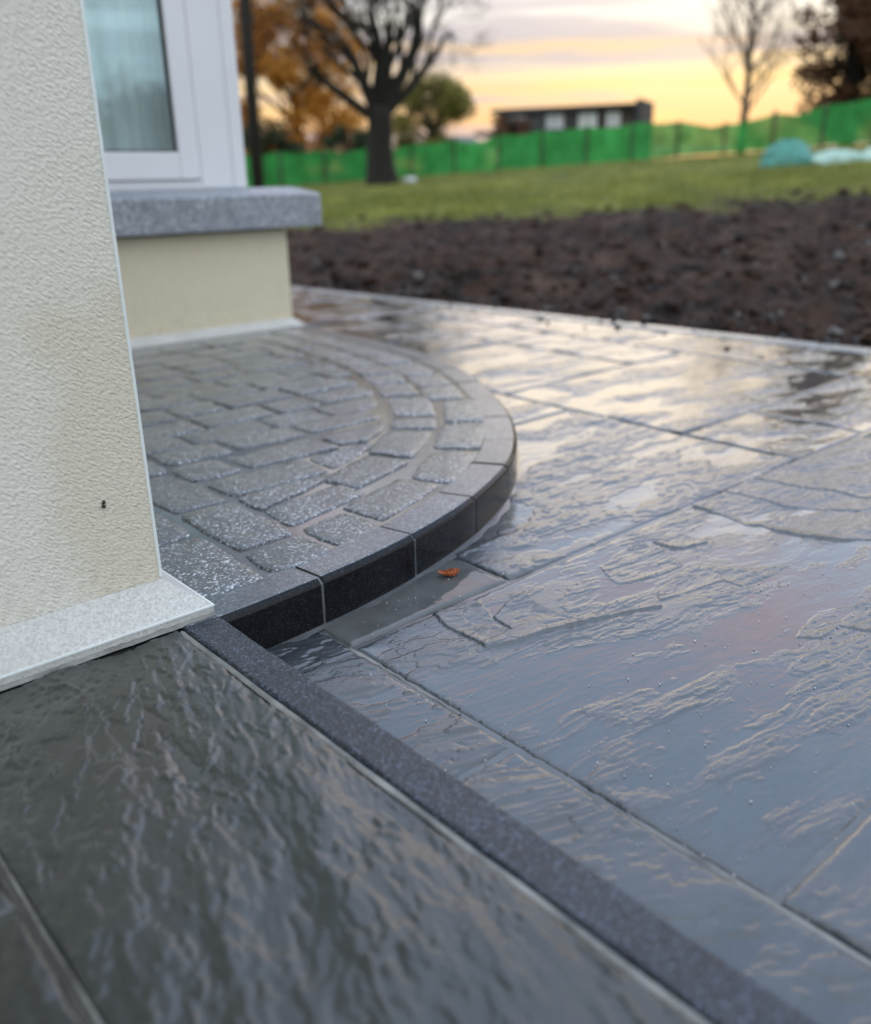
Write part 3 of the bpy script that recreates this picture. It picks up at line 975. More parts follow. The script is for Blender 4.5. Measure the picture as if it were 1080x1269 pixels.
# the stones one can pick out at the near corner, as surveyed
near = [
    [(0.90, 1.965), (1.085, 1.955), (1.10, 2.345), (0.90, 2.345)],
    [(0.90, 2.385), (1.095, 2.385), (1.09, 2.66), (0.90, 2.66)],
    [(1.145, 2.60), (1.325, 2.595), (1.32, 2.97), (1.14, 2.985)],
    [(1.14, 2.18), (1.325, 2.185), (1.315, 2.545), (1.145, 2.55)],
    [(1.345, 2.855), (1.53, 2.85), (1.515, 3.035), (1.345, 3.035)],
    [(1.365, 2.605), (1.75, 2.61), (1.755, 2.80), (1.365, 2.795)],
    [(1.365, 2.425), (1.74, 2.555), (1.70, 2.575), (1.365, 2.575)],
    [(1.355, 2.235), (1.70, 2.325), (1.685, 2.45), (1.365, 2.41)],
    [(1.13, 1.965), (1.325, 1.985), (1.315, 2.14), (1.13, 2.125)],
    [(1.37, 1.995), (1.545, 2.035), (1.535, 2.205), (1.365, 2.19)],
    [(1.59, 2.08), (1.935, 2.205), (1.885, 2.355), (1.57, 2.255)],
    [(1.99, 2.195), (2.315, 2.395), (2.175, 2.51), (1.92, 2.335)],
    [(2.355, 2.43), (2.625, 2.675), (2.495, 2.80), (2.23, 2.565)],
    [(2.665, 2.725), (2.91, 3.035), (2.775, 3.115), (2.535, 2.84)],
    [(1.72, 2.385), (2.03, 2.485), (1.975, 2.655), (1.685, 2.535)],
    [(2.09, 2.525), (2.385, 2.755), (2.255, 2.885), (2.005, 2.695)],
    [(2.425, 2.78), (2.525, 2.90), (2.40, 3.02), (2.30, 2.92)],
    [(2.575, 2.95), (2.79, 3.25), (2.63, 3.35), (2.44, 3.08)],
    [(1.79, 2.625), (2.09, 2.765), (2.06, 2.805), (1.795, 2.785)],
    [(1.99, 2.865), (2.10, 2.835), (2.30, 2.955), (2.31, 3.005), (2.0, 3.01)],
    [(1.575, 2.85), (1.955, 2.835), (1.96, 3.01), (1.57, 3.025)],
]
sid = 100
for P in near:
    sett(P, sid, RNG.uniform(-0.0008, 0.0012)); sid += 1
# the two curved rows carried on round the back
def ring_run(s0, d0, d1, lens):
    global sid
    s = s0
    for L in lens:
        if s + L > S_TOT - 0.02:
            break
        a0, a1 = on_curve(s, d0), on_curve(s+L, d0)
        sc = 1.0
        b0, b1 = on_curve(s, d1), on_curve(s+L, d1)
        sett([a0, a1, b1, b0], sid, RNG.uniform(-0.0008, 0.0012)); sid += 1
        s += L + 0.045
    return s


def s_near(pt, d):
    P = on_curve(seg, d)
    return seg[np.argmin(np.hypot(P[:, 0]-pt[0], P[:, 1]-pt[1]))]


lens = lambda n: [random.uniform(0.24, 0.40) for _ in range(n)]
ring_run(s_near((2.94, 3.075), 0.17), 0.17, 0.34, lens(9))
ring_run(s_near((2.82, 3.295), 0.36), 0.375, 0.555, lens(9))
# the two straight rows along the house wall
for x0, x1, y in ((0.90, 1.09, 2.70), (1.14, 1.325, 3.03)):
    while y < 5.5:
        L = random.uniform(0.22, 0.40)
        sett([(x0, y), (x1, y), (x1, min(y+L, 5.55)), (x0, min(y+L, 5.55))], sid, RNG.uniform(-0.001, 0.001)); sid += 1
        y += L + 0.04
# courses of the field, cut off at the curved rows
def clip_poly(P, d):
    """keep the part of a convex outline more than d inside the kerb line (sampled half planes)"""
    P = [np.array(p, float) for p in P]
    cm = np.mean(P, 0)
    C_ = on_curve(seg, d)
    i = np.argmin(np.hypot(C_[:, 0]-cm[0], C_[:, 1]-cm[1]))
    p0 = C_[i]; nn = np.array([-tang[i][1], tang[i][0]])
    out = []
    for k in range(len(P)):
        a, b_ = P[k-1], P[k]
        da, db = (a-p0)@nn, (b_-p0)@nn
        if da*db < 0:
            out.append(a + (b_-a)*da/(da-db))
        if db >= 0:
            out.append(b_)
    return out


def area(P):
    P = np.array(P)
    return abs(0.5*np.sum(P[:, 0]*np.roll(P[:, 1], -1) - P[:, 1]*np.roll(P[:, 0], -1)))


y = 3.075
row = 0
while y < 5.5:
    hgt = random.uniform(0.17, 0.195)
    x = 1.37
    first = True
    while x < 3.3:
        L = random.uniform(0.20, 0.40) if not first else random.choice((0.18, 0.34, 0.26))
        first = False
        sl = 0.02*math.sin(row*1.7 + x)
        P = [(x, y+sl), (x+L, y+sl*0.8), (x+L, y+hgt+sl*0.7), (x, y+hgt+sl)]
        Q = clip_poly(P, 0.60)
        if len(Q) >= 3 and area(Q) > 0.010:
            sett(Q, sid, RNG.uniform(-0.001, 0.001), res=4); sid += 1
        x += L + 0.042
    y += hgt + 0.038
    row += 1

# ------------------------------------------------------------------ the house
house = thing('house', 'cream rendered house with white plinth, bay window and granite sill beside the step', 'house', (0.8*K, 1.94*K, 0))
XW, YW = 0.80*K, 1.94*K
q = MB()
q.box(-4.0, XW, YW, YW+4.2, 0.0, 2.7)
q.build('wall', M_wall, house)
# corner bead, a thin white rib on the arris
q = MB(); q.box(XW-0.0022, XW+0.0012, YW-0.0014, YW+0.002, 0.052, 2.7)
q.build('corner_bead', M_bead, house)


def plinth(name, xin, xout, yin, yout, zin, zout, x_start, y_end, zb, mat, parent):
    """bell-cast foot round an outer corner: slope down and out, then a small upright lip"""
    n = 40
    q_ = MB()
    vs = []
    for i in range(n+1):
        t = i/n
        for (xc, yc, z_) in ((xin, yin-0.0005, zin), (xout, yout, zout), (xout, yout, zb)):
            vs.append((x_start + (xc-x_start)*t, yc, z_))
    base = len(vs)
    for i in range(1, n+1):
        t = i/n
        for (xc, yc, z_) in ((xin+0.0005, yin, zin), (xout, yout, zout), (xout, yout, zb)):
            vs.append((xc, yc + (y_end-yc)*t, z_))
    N = 2*n+1
    fs_ = []
    for i in range(N-1):
        for j in range(2):
            fs_.append((3*i+j, 3*i+j+1, 3*i+j+4, 3*i+j+3))
    q_.add(vs, fs_)
    return q_.build(name, mat, parent)


plinth('plinth', XW, 0.887*K, YW, 1.857*K, 0.098*K, 0.026*K, -4.0, 5.6*K, 0.0008, M_plinth, house)
q = MB()
q.box(-4.0, 0.887*K+0.001, 1.857*K-0.0011, 1.857*K+0.002, 0.0255*K-0.001, 0.0255*K+0.0012)
q.build('plinth_bead', M_bead, house)
q = MB()
q.box(0.887*K-0.002, 0.887*K+0.0011, 1.857*K+0.0022, 5.6*K, 0.0255*K-0.001, 0.0255*K+0.0012)
q.build('plinth_bead', M_bead, house)
# grubby bedding mortar squeezed out under the plinth lip
n = 260
vs = []
for i in range(n+1):
    xx = -0.35 + (0.887*K + 0.35)*i/n
    a_ = 0.0022 + 0.0030*abs(float(fbm(np.array(xx*45), np.array(0.3), 91, 3, 0.6)))
    b_ = 0.0040 + 0.0050*abs(float(fbm(np.array(xx*38), np.array(5.3), 92, 3, 0.6)))
    y0_ = 1.857*K
    vs += [(xx, y0_-a_-0.0015, -0.0002), (xx, y0_-a_*0.6-0.0004, b_*0.6), (xx, y0_-0.0012, min(b_, 0.011))]
fs = []
for i in range(n):
    for j in range(2):
        fs.append((3*i+j, 3*i+3+j, 3*i+4+j, 3*i+1+j))
mk('mortar_line', vs, fs, M_mortar_pale, house, smooth=True)
# bay
BY, BX = 5.70*K, 3.605*K
q = MB()
q.box(XW+0.001, BX, BY, BY+1.6, -0.12, 0.675*K)
q.build('bay_wall', M_wall2, house)
plinth('bay_plinth', BX, 3.665*K, BY, 5.628*K, 0.055*K, 0.006*K, XW+0.001, BY+1.6, -0.075, M_plinth, house)
# granite sill with a weathered top
sx1, sy0 = 3.835*K, 5.575*K
q = MB()
pr = [(sy0, 0.695*K), (sy0, 0.900*K), (sy0+0.004, 0.910*K), (5.93*K, 0.955*K), (5.93*K, 0.695*K)]
vs = []
for xx, sh in ((XW+0.001, 0), (sx1-0.004, 0), (sx1, 0.003)):
    vs += [(xx, min(max(yy, sy0+sh), 5.93*K), zq - (0.003 if sh and zq > 0.8*K else 0)) for yy, zq in pr]
fs = [(0, 1, 2, 3, 4)]
for i in range(2):
    for j in range(5):
        j2 = (j+1) % 5
        fs.append((i*5+j, i*5+5+j, i*5+5+j2, i*5+j2))
fs.append((14, 13, 12, 11, 10))
q.add(vs, fs)
q.build('window_sill', M_sillst, house)
q = MB()
q.box(BX+0.0005, sx1, 5.93*K+0.0005, BY+1.6, 0.695*K, 0.945*K)
q.build('window_sill', M_sillst, house)
# window: frame > sash, pane, gasket
WY = 5.92*K
WX = 3.435*K
q = MB()
zt = 2.4
zb = 0.955*K
q.box(3.11*K, WX, WY, WY+0.07, zb, zt, bev=0.003)            # corner post
q.box(3.35*K, WX+0.006, WY-0.006, WY+0.064, zb, zt, bev=0.002)   # rib on the post
q.box(XW+0.01, 3.11*K-0.0005, WY+0.002, WY+0.068, zb, zb+0.028, bev=0.002)
q.box(XW+0.01, 3.11*K-0.0005, WY+0.002, WY+0.068, zt-0.05, zt, bev=0.002)
q.box(WX-0.06, WX, WY+0.0705, WY+1.2, zb, zb+0.06)
q.box(WX-0.06, WX, WY+1.1, WY+1.2, zb+0.06, zt)
fr = q.build('window', M_upvc, house)
q = MB()
pz0 = 1.185*K
px1_ = 2.945*K
q.box(px1_, 3.095*K, WY-0.012, WY+0.05, zb+0.03, zt-0.055, bev=0.004)
q.box(XW+0.02, px1_-0.0005, WY-0.012, WY+0.05, zb+0.03, pz0, bev=0.004)
q.box(XW+0.02, px1_-0.0005, WY-0.012, WY+0.05, zt-0.15, zt-0.055, bev=0.004)
q.build('sash', M_upvc, fr)
q = MB()
q.box(px1_-0.006, px1_-0.0007, WY-0.004, WY+0.012, pz0+0.001, zt-0.15)
q.box(XW+0.02, px1_-0.0065, WY-0.004, WY+0.012, pz0+0.0006, pz0+0.006)
q.build('gasket', M_gasket, fr)
mk('pane', [(XW+0.02, WY+0.006, pz0+0.004), (px1_-0.004, WY+0.006, pz0+0.004), (px1_-0.004, WY+0.006, zt-0.15), (XW+0.02, WY+0.006, zt-0.15)], [(0, 1, 2, 3)], M_glass, fr)
mk('side_pane', [(WX-0.03, WY+0.071, zb+0.06), (WX-0.03, WY+1.1, zb+0.06), (WX-0.03, WY+1.1, zt), (WX-0.03, WY+0.071, zt)], [(0, 1, 2, 3)], M_glass, fr)
# room behind, bay top
q = MB()
q.box(XW+0.002, WX, WY+1.2005, WY+1.3, 0.68*K, zt)
q.build('room_wall', M_room, house)
q = MB()
q.box(XW+0.001, WX+0.05, WY-0.08, WY+1.3, zt+0.001, zt+0.3)
q.build('bay_roof', M_roof, house)
# curtain just inside the pane
n = 150
vs = []
for i in range(n+1):
    t = i/n
    xx = XW+0.03 + (px1_+0.03-XW-0.03)*t
    yy = WY + 0.10 + 0.018*math.sin(t*80 + 1.5*math.sin(t*17)) + 0.008*math.sin(t*190)
    vs += [(xx, yy, zb+0.05), (xx, yy, zt-0.05)]
cu = mk('curtain', vs, [(2*i, 2*i+2, 2*i+3, 2*i+1) for i in range(n)], M_curtain, smooth=True, loc=(1.0, WY+0.1, zb))
tag(cu, 'pale sheer curtain hanging in folds behind the bay window pane', 'curtain')

# ------------------------------------------------------------------ small things
# curled leaf at the foot of the kerb
lx, ly, lz = 1.655*K, 1.842*K, ZP*K+0.0015
vs = []; fs = []
nu, nv = 16, 7
for i in range(nu+1):
    t = i/nu
    wd = 0.0095*math.sin(math.pi*min(1, t*0.94+0.05))**0.7*(1+0.16*(i % 2))
    for j in range(nv):
        a = (j/(nv-1)-0.5)
        th = a*3.4
        xx = (t-0.5)*0.036
        yy = wd*math.sin(th)*0.8
        z_ = 0.0045 - wd*math.cos(th)*0.62 + 0.0012*math.sin(t*9 + a*4) + 0.002*(t-0.5)**2*8
        ca, sa = math.cos(R(-25)), math.sin(R(-25))
        vs.append((lx + xx*ca - yy*sa, ly + xx*sa + yy*ca, max(lz, lz+z_+0.0005)))
for i in range(nu):
    for j in range(nv-1):
        b_ = i*nv+j
        fs.append((b_, b_+1, b_+nv+1, b_+nv))
lf = mk('leaf', vs, fs, M_leaf, smooth=False, loc=(lx, ly, lz))
tag(lf, 'small curled red-brown leaf lying on wet cement below the black kerb', 'leaf')

# dark specks on the wall
def blob(mb, c, r, seed, sq=(1, 1, 1), nseg=6, m=0, rough=0.25):
    rg = np.random.default_rng(seed)
    vs = [(c[0], c[1], c[2]-r*sq[2])]
    for i in range(1, 4):
        ph = math.pi*i/4
        for k in range(nseg):
            t = 2*math.pi*k/nseg + i*0.4
            rr_ = r*(1+rg.uniform(-rough, rough))
            vs.append((c[0]+rr_*sq[0]*math.sin(ph)*math.cos(t), c[1]+rr_*sq[1]*math.sin(ph)*math.sin(t), c[2]-rr_*sq[2]*math.cos(ph)))
    vs.append((c[0], c[1], c[2]+r*sq[2]))
    fs = []
    for k in range(nseg):
        fs.append((0, 1+(k+1) % nseg, 1+k))
        for i in range(2):
            a = 1+i*nseg+k; b_ = 1+i*nseg+(k+1) % nseg
            fs.append((a, b_, b_+nseg, a+nseg))
        fs.append((1+2*nseg+k, 1+2*nseg+(k+1) % nseg, len(vs)-1))
    mb.add(vs, fs, m)


sx, sz = 0.689*K, 0.318*K
q = MB()
blob(q, (sx, YW-0.0015, sz+0.0028), 0.0026, 1, (0.8, 0.6, 1.0), 7)
blob(q, (sx-0.0006, YW-0.0015, sz-0.0022), 0.0030, 2, (0.9, 0.6, 0.8), 7)
sp = q.build('speck', M_speck, smooth=True, loc=(sx, YW, sz))
tag(sp, 'small dark double speck of dirt stuck on the cream wall near its corner', 'speck')

# grit washed over the wet slabs
q = MB()
rg = np.random.default_rng(77)
cnt = 0
while cnt < 1200:
    x = rg.uniform(0.93, 3.6); y = rg.uniform(0.2, 2.4)
    dens = 0.35 + 0.9*float(fbm(np.array(x*2.2), np.array(y*3.5), 71, 3))
    if rg.random() > dens or bool(inside_step(np.array(x), np.array(y), -0.03)):
        continue
    r_ = min(0.0011, 0.0004*(1+rg.pareto(2.8)))
    blob(q, (x*K, y*K, ZP*K + r_*0.15), r_, 1000+cnt, (1.2, 1.2, 0.6), 6)
    cnt += 1
gr = q.build('grit', M_grit, smooth=True)
tag(gr, kind='stuff')

# ------------------------------------------------------------------ soil clods and lawn
def scatter_blobs(name, n, mat, rfun, seed, zoff, lim):
    rg = np.random.default_rng(seed)
    q_ = MB()
    P = []
    while len(P) < n:
        a = rg.uniform(R(8), R(74), 4000); r = np.exp(rg.uniform(math.log(2.9), math.log(lim), 4000))
        x = r*np.cos(a); y = r*np.sin(a)
        ok = (x > edge_x(y) + 0.05) & (r < soil_r(a, x, y) + 0.3)
        P += list(zip(x[ok], y[ok]))
    P = np.array(P[:n])
    Zg, _ = ground_z(P[:, 0], P[:, 1])
    for i, (x, y) in enumerate(P):
        r_ = rfun(rg)
        blob(q_, (x, y, Zg[i]+r_*zoff), r_, seed*1000+i, (rg.uniform(.8, 1.3), rg.uniform(.8, 1.3), rg.uniform(.7, 1.0)), 6, rough=0.35)
    o = q_.build(name, mat, smooth=False)
    return tag(o, kind='stuff')


scatter_blobs('soil_clods', 5200, M_clod, lambda rg: min(0.045, 0.006*(1+rg.pareto(1.7))), 5, 0.12, 11.5)
rg = np.random.default_rng(16)
q = MB()
for i in range(1700):
    yy = rg.uniform(0.4, 4.7)
    xx = float(edge_x(yy)) + 0.025 + abs(rg.normal(0, 0.16))
    r_ = min(0.022, 0.007*(1+rg.pareto(3.0)))
    zg = float(ground_z(np.array([xx]), np.array([yy]))[0][0])
    blob(q, (xx, yy, zg + r_*0.4), r_, 9000+i, (1.15, 1.0, 0.75), 5, rough=0.35)
tag(q.build('gravel', M_gravel), kind='stuff')
scatter_blobs('loose_stones', 170, M_stone, lambda rg: min(0.028, 0.008*(1+rg.pareto(2.2))), 6, 0.5, 11)

q = MB()
rg = np.random.default_rng(15)
for i in range(520):
    yy = rg.uniform(0.6, 4.6)
    xx = float(edge_x(yy)) + 0.03 - abs(rg.normal(0, 0.05)) - (0.35*rg.random()**3 if i % 3 == 0 else 0)
    r_ = min(0.012, 0.0018*(1+rg.pareto(1.8)))
    blob(q, (xx, yy, ZP*K + r_*0.25), r_, 7000+i, (1.1, 1.1, 0.7), 5, rough=0.4)
tag(q.build('soil_crumbs', M_clod), kind='stuff')

rg = np.random.default_rng(9)
N = 42000
a = rg.uniform(R(8), R(70), N); r = np.sqrt(rg.uniform(9.3**2, 23.5**2, N))
r = np.where(rg.random(N) < 0.5, rg.uniform(9.3, 16, N), r)
x = r*np.cos(a); y = r*np.sin(a)
d = r - soil_r(a, x, y)
ok = rg.random(N) < sstep(-0.9, 0.7, d)
x, y, r = x[ok], y[ok], r[ok]
zg, _ = ground_z(x, y)
hb = rg.uniform(0.02, 0.075, len(x))*(0.7+0.6*(fbm(x*0.7, y*0.7, 44, 2) > 0))
th = rg.uniform(0, 2*np.pi, len(x))
wb = 0.006
dx, dy = np.cos(th)*wb, np.sin(th)*wb
lx_, ly_ = rg.normal(0, 0.02, len(x)), rg.normal(0, 0.02, len(x))
V = np.stack([np.c_[x-dx, y-dy, zg-0.005], np.c_[x+dx, y+dy, zg-0.005], np.c_[x+lx_, y+ly_, zg+hb]], 1).reshape(-1, 3)
gb = mk('grass', V, np.arange(len(V)).reshape(-1, 3), M_grass)
tag(gb, kind='stuff')

# ------------------------------------------------------------------ green mesh fence
fence_pts = [(6.6, 24.6, 0.86), (12.05, 20.75, 0.83), (15.27, 18.51, 0.78), (18.13, 15.72, 0.89), (19.4, 14.2, 0.88), (19.95, 13.45, 0.80), (20.25, 12.9, 0.66), (20.9, 11.85, 0.82), (21.85, 9.95, 0.98), (23.0, 6.5, 1.05)]
FP = np.array(fence_pts)
fl_ = np.r_[0, np.cumsum(np.hypot(np.diff(FP[:, 0]), np.diff(FP[:, 1])))]
fence = thing('fence', 'low fence of green mesh netting on dark timber posts across the lawn', 'fence', (18.13, 15.72, 0.5))
sp_ = np.arange(0, fl_[-1], 1.08)
for i, s in enumerate(sp_):
    x = float(np.interp(s, fl_, FP[:, 0])); y = float(np.interp(s, fl_, FP[:, 1])); h = float(np.interp(s, fl_, FP[:, 2]))
    z0 = float(ground_z(np.array([x]), np.array([y]))[0][0])
    q = MB(); wv = random.uniform(-0.03, 0.03)
    q.tube([(x, y, z0-0.2), (x+wv*0.5, y, z0+h*0.5), (x+wv, y+wv*0.5, z0+h+random.uniform(0.0, 0.07))], [0.034, 0.032, 0.03], 6)
    q.build('post', M_timber, fence)
    if i+1 < len(sp_):
        vs = []; nu, nv = 12, 5; sg_ = random.uniform(0.02, 0.11)
        for a_ in range(nu+1):
            st = s + 1.08*a_/nu
            xx = float(np.interp(st, fl_, FP[:, 0])); yy = float(np.interp(st, fl_, FP[:, 1])); hh = float(np.interp(st, fl_, FP[:, 2]))
            zz0 = float(ground_z(np.array([xx]), np.array([yy]))[0][0])
            sag = sg_*math.sin(math.pi*a_/nu) + random.uniform(0, 0.012)
            for b_ in range(nv):
                t = b_/(nv-1)
                off = 0.025*math.sin(a_*1.1+b_*1.7+i) + 0.06
                vs.append((xx + off*0.75, yy + off*0.66, zz0 + 0.03 + (hh-0.03-sag)*t))
        fs = [(a_*nv+b_, a_*nv+nv+b_, a_*nv+nv+b_+1, a_*nv+b_+1) for a_ in range(nu) for b_ in range(nv-1)]
        mk('netting', vs, fs, M_net, fence, smooth=True)

# ------------------------------------------------------------------ trees
def grow(mb, p, d, L, r, depth, rg, up_=0.15, spread=0.6, nseg=4, minr=0.004, kids=3):
    p = Vector(p); d = Vector(d).normalized()
    pts = [p.copy()]; rad = [r]
    for i in range(nseg):
        d = (d + Vector((rg.normal(0, .12), rg.normal(0, .12), rg.normal(0, .10) + up_*0.25))).normalized()
        p = p + d*(L/nseg)
        pts.append(p.copy()); rad.append(max(minr, r*(1 - 0.45*(i+1)/nseg)))
    mb.tube(pts, rad, 6 if r > 0.03 else 4 if r > 0.012 else 3, cap=False)
    if depth <= 0:
        return
    nk = kids if depth > 1 else kids+1
    for k in range(nk):
        t = 0.45 + 0.55*(k+1)/nk
        i = min(len(pts)-1, int(t*nseg))
        ax = d.orthogonal().normalized()
        ax = Matrix.Rotation(rg.uniform(0, 2*math.pi), 3, d) @ ax
        nd = (d + ax*spread*rg.uniform(0.7, 1.4)).normalized()
        nd = (nd + Vector((0, 0, up_))).normalized()
        grow(mb, pts[i], nd, L*rg.uniform(0.6, 0.82), max(minr, rad[i]*rg.uniform(0.5, 0.72)), depth-1, rg, up_, spread, nseg, minr, kids)


def gz(x, y):
    return float(ground_z(np.array([x]), np.array([y]))[0][0])


def leaves(cents, n, size, seed):
    """leaf cards spread through clumps: cents = (x, y, z, rx, rz, share)"""
    rg = np.random.default_rng(seed)
    wts = np.array([c[5] for c in cents]); wts = wts/wts.sum()
    ci = rg.choice(len(cents), n, p=wts)
    C_ = np.array(cents)[ci]
    dv = rg.normal(0, 1, (n, 3)); dv /= np.linalg.norm(dv, axis=1)[:, None]
    rad = rg.random(n)**0.45
    P = C_[:, :3] + dv*rad[:, None]*np.c_[C_[:, 3], C_[:, 3], C_[:, 4]]
    a_ = rg.normal(0, 1, (n, 3)); a_ /= np.linalg.norm(a_, axis=1)[:, None]
    b_ = np.cross(a_, rg.normal(0, 1, (n, 3))); b_ /= np.linalg.norm(b_, axis=1)[:, None]
    s_ = size*rg.uniform(0.6, 1.4, n)[:, None]
    V_ = np.stack([P-a_*s_, P+b_*s_*0.55, P+a_*s_, P-b_*s_*0.55], 1).reshape(-1, 3)
    return V_, np.arange(4*n).reshape(-1, 4)


# big bare tree in the lawn
tx, ty = 13.0, 16.48
t0 = gz(tx, ty)
tree = thing('tree', 'large bare dark tree with spreading crooked limbs in front of the green fence', 'tree', (tx, ty, t0))
q = MB()
fk = Vector((tx+0.02, ty-0.02, t0+1.55))
q.tube([(tx, ty, t0-0.3), (tx, ty, t0), (tx-0.03, ty+0.02, t0+0.35), (tx-0.03, ty+0.01, t0+0.9), (tx-0.02, ty, t0+1.35), fk], [0.46, 0.40, 0.31, 0.27, 0.27, 0.25], 10)
q.build('trunk', M_bark, tree, smooth=True)
q = MB()
rg = np.random.default_rng(21)
limbs = [((-0.75, 0.5, 0.95), 1.7, 0.17), ((-0.25, 0.1, 1.2), 1.9, 0.16), ((0.5, -0.35, 1.0), 1.7, 0.18), ((0.15, -0.1, 1.5), 1.8, 0.15), ((-1.2, 0.75, 0.75), 1.9, 0.12), ((0.8, -0.7, 0.75), 1.9, 0.12), ((0.4, 0.7, 1.0), 1.5, 0.11), ((-0.4, -0.6, 1.0), 1.5, 0.11)]
for d_, L_, r_ in limbs:
    grow(q, fk - Vector((0, 0, rg.uniform(0.05, 0.45))), d_, L_, r_*1.0, 5, rg, 0.08, 0.75, 4, 0.005, 3)
q.build('crown', M_bark, tree, smooth=True)

# slender bare tree right
tx, ty = 22.3, 13.4
t0 = gz(tx, ty)
tree = thing('tree', 'slender bare tree with fine twigs against the yellow sunset behind the fence', 'tree', (tx, ty, t0))
q = MB()
q.tube([(tx, ty, t0-0.2), (tx, ty, t0+0.8), (tx+0.05, ty, t0+1.7), (tx, ty+0.05, t0+2.8), (tx+0.03, ty, t0+4.2)], [0.12, 0.10, 0.085, 0.06, 0.03], 7)
q.build('trunk', M_bark2, tree, smooth=True)
q = MB(); rg = np.random.default_rng(33)
for k in range(17):
    zz_ = t0 + 0.9 + k*0.21
    an = k*2.4
    grow(q, (tx+0.03, ty, zz_), (math.cos(an)*0.8, math.sin(an)*0.8, 0.75), 1.0, 0.035, 3, rg, 0.15, 0.6, 3, 0.006, 3)
q.build('crown', M_bark2, tree, smooth=True)

# telegraph pole by the bay
tx, ty = 8.22, 13.75
t0 = gz(tx, ty)
q = MB()
q.tube([(tx, ty, t0-0.2), (tx+0.02, ty, t0+2.2), (tx+0.10, ty-0.02, t0+6.0)], [0.105, 0.10, 0.085], 8)
pl = q.build('pole', M_bark, smooth=True, loc=(tx, ty, t0))
tag(pl, 'dark timber pole standing upright just right of the bay window', 'pole')


def leafy_tree(label, x, y, cents, n, size, mat, seed, trunk_r=0.16, trunk_h=2.0, limbs_=6, name='tree'):
    z0 = gz(x, y)
    t_ = thing(name, label, 'tree' if name == 'tree' else 'shrub', (x, y, z0))
    q_ = MB()
    q_.tube([(x, y, z0-0.2), (x+0.03, y, z0+trunk_h*0.5), (x, y+0.04, z0+trunk_h)], [trunk_r*1.2, trunk_r, trunk_r*0.75], 7)
    q_.build('trunk', M_bark, t_, smooth=True)
    q_ = MB(); rg_ = np.random.default_rng(seed)
    for k in range(limbs_):
        an = k*2.4 + 0.4
        grow(q_, (x, y, z0+trunk_h*(0.55+0.45*k/limbs_)), (math.cos(an)*0.7, math.sin(an)*0.7, 0.8), trunk_h*0.55, trunk_r*0.45, 3, rg_, 0.1, 0.6, 3, 0.008, 3)
    q_.build('branches', M_bark, t_, smooth=True)
    V_, F_ = leaves([(cx_, cy_, z0+cz_, a_, b_, w_) for cx_, cy_, cz_, a_, b_, w_ in cents], n, size, seed)
    mk('foliage', V_, F_, mat, t_)
    return t_


def clumps(x, y, zlo, zhi, rad, n, rg_, cr=(0.35, 0.7)):
    out = []
    for i in range(n):
        an = rg_.uniform(0, 2*math.pi); rr_ = rad*math.sqrt(rg_.random())
        zz_ = rg_.uniform(zlo, zhi)
        f = math.sqrt(max(0.15, 1-((zz_-(zlo+zhi)/2)/((zhi-zlo)/2+0.01))**2*0.8))
        c_ = rg_.uniform(*cr)
        out.append((x+math.cos(an)*rr_*f, y+math.sin(an)*rr_*f, zz_, c_, c_*0.75, c_**2))
    return out


rg = np.random.default_rng(55)
leafy_tree('orange autumn tree behind the netting, just right of the timber pole', 16.6, 25.2, clumps(16.6, 25.2, 0.5, 5.6, 2.2, 80, rg), 12000, 0.085, M_orange, 61, 0.15, 2.6)
leafy_tree('second orange-brown autumn tree partly hidden behind the bay window', 13.4, 26.6, clumps(13.4, 26.6, 0.6, 5.8, 2.2, 70, rg), 11000, 0.085, M_orange, 62, 0.15, 2.6)
leafy_tree('olive green bushy tree behind the fence right of the big bare tree', 20.9, 23.9, clumps(20.9, 23.9, 0.5, 2.65, 1.35, 34, rg, (0.3, 0.55)), 6500, 0.07, M_olive, 63, 0.12, 1.5)
leafy_tree('small rust coloured bush between the olive tree and the bungalow', 24.2, 23.4, clumps(24.2, 23.4, 0.3, 1.7, 0.7, 14, rg, (0.25, 0.45)), 1700, 0.07, M_rust, 64, 0.08, 0.9, 4)
leafy_tree('dark rust-leaved tree at the right end of the green fence', 25.7, 12.3, clumps(25.7, 12.3, 0.6, 5.8, 1.7, 90, rg, (0.4, 0.75)), 16000, 0.085, M_rust, 65, 0.2, 2.4)
leafy_tree('dark low evergreen shrub at the fence below the orange tree', 13.6, 21.9, clumps(13.6, 21.9, 0.3, 1.35, 1.0, 22, rg, (0.25, 0.5)), 3200, 0.06, M_green, 66, 0.07, 0.7, 4, 'shrub')
leafy_tree('dark green shrub behind the netting left of the big bare trunk', 16.0, 21.6, clumps(16.0, 21.6, 0.2, 1.25, 0.9, 20, rg, (0.25, 0.45)), 2800, 0.06, M_green, 67, 0.07, 0.7, 4, 'shrub')
leafy_tree('dark green shrub beside the timber pole behind the netting', 10.9, 23.6, clumps(10.9, 23.6, 0.3, 1.5, 1.1, 24, rg, (0.25, 0.5)), 3400, 0.06, M_green, 68, 0.07, 0.7, 4, 'shrub')
# trees across the garden that the bay window mirrors
for i, (x, y, lab) in enumerate(((9.5, -21.0, 'bushy dark tree mirrored at the left in the bay window pane'), (13.2, -22.5, 'round dark tree mirrored at the right in the bay window pane'), (5.6, -23.5, 'broad dark tree across the garden left of the mirrored pair'))):
    leafy_tree(lab, x, y, clumps(x, y, 0.8, 3.2-0.3*i, 2.0, 40, rg, (0.4, 0.8)), 5200, 0.11, M_green, 80+i, 0.2, 2.2)

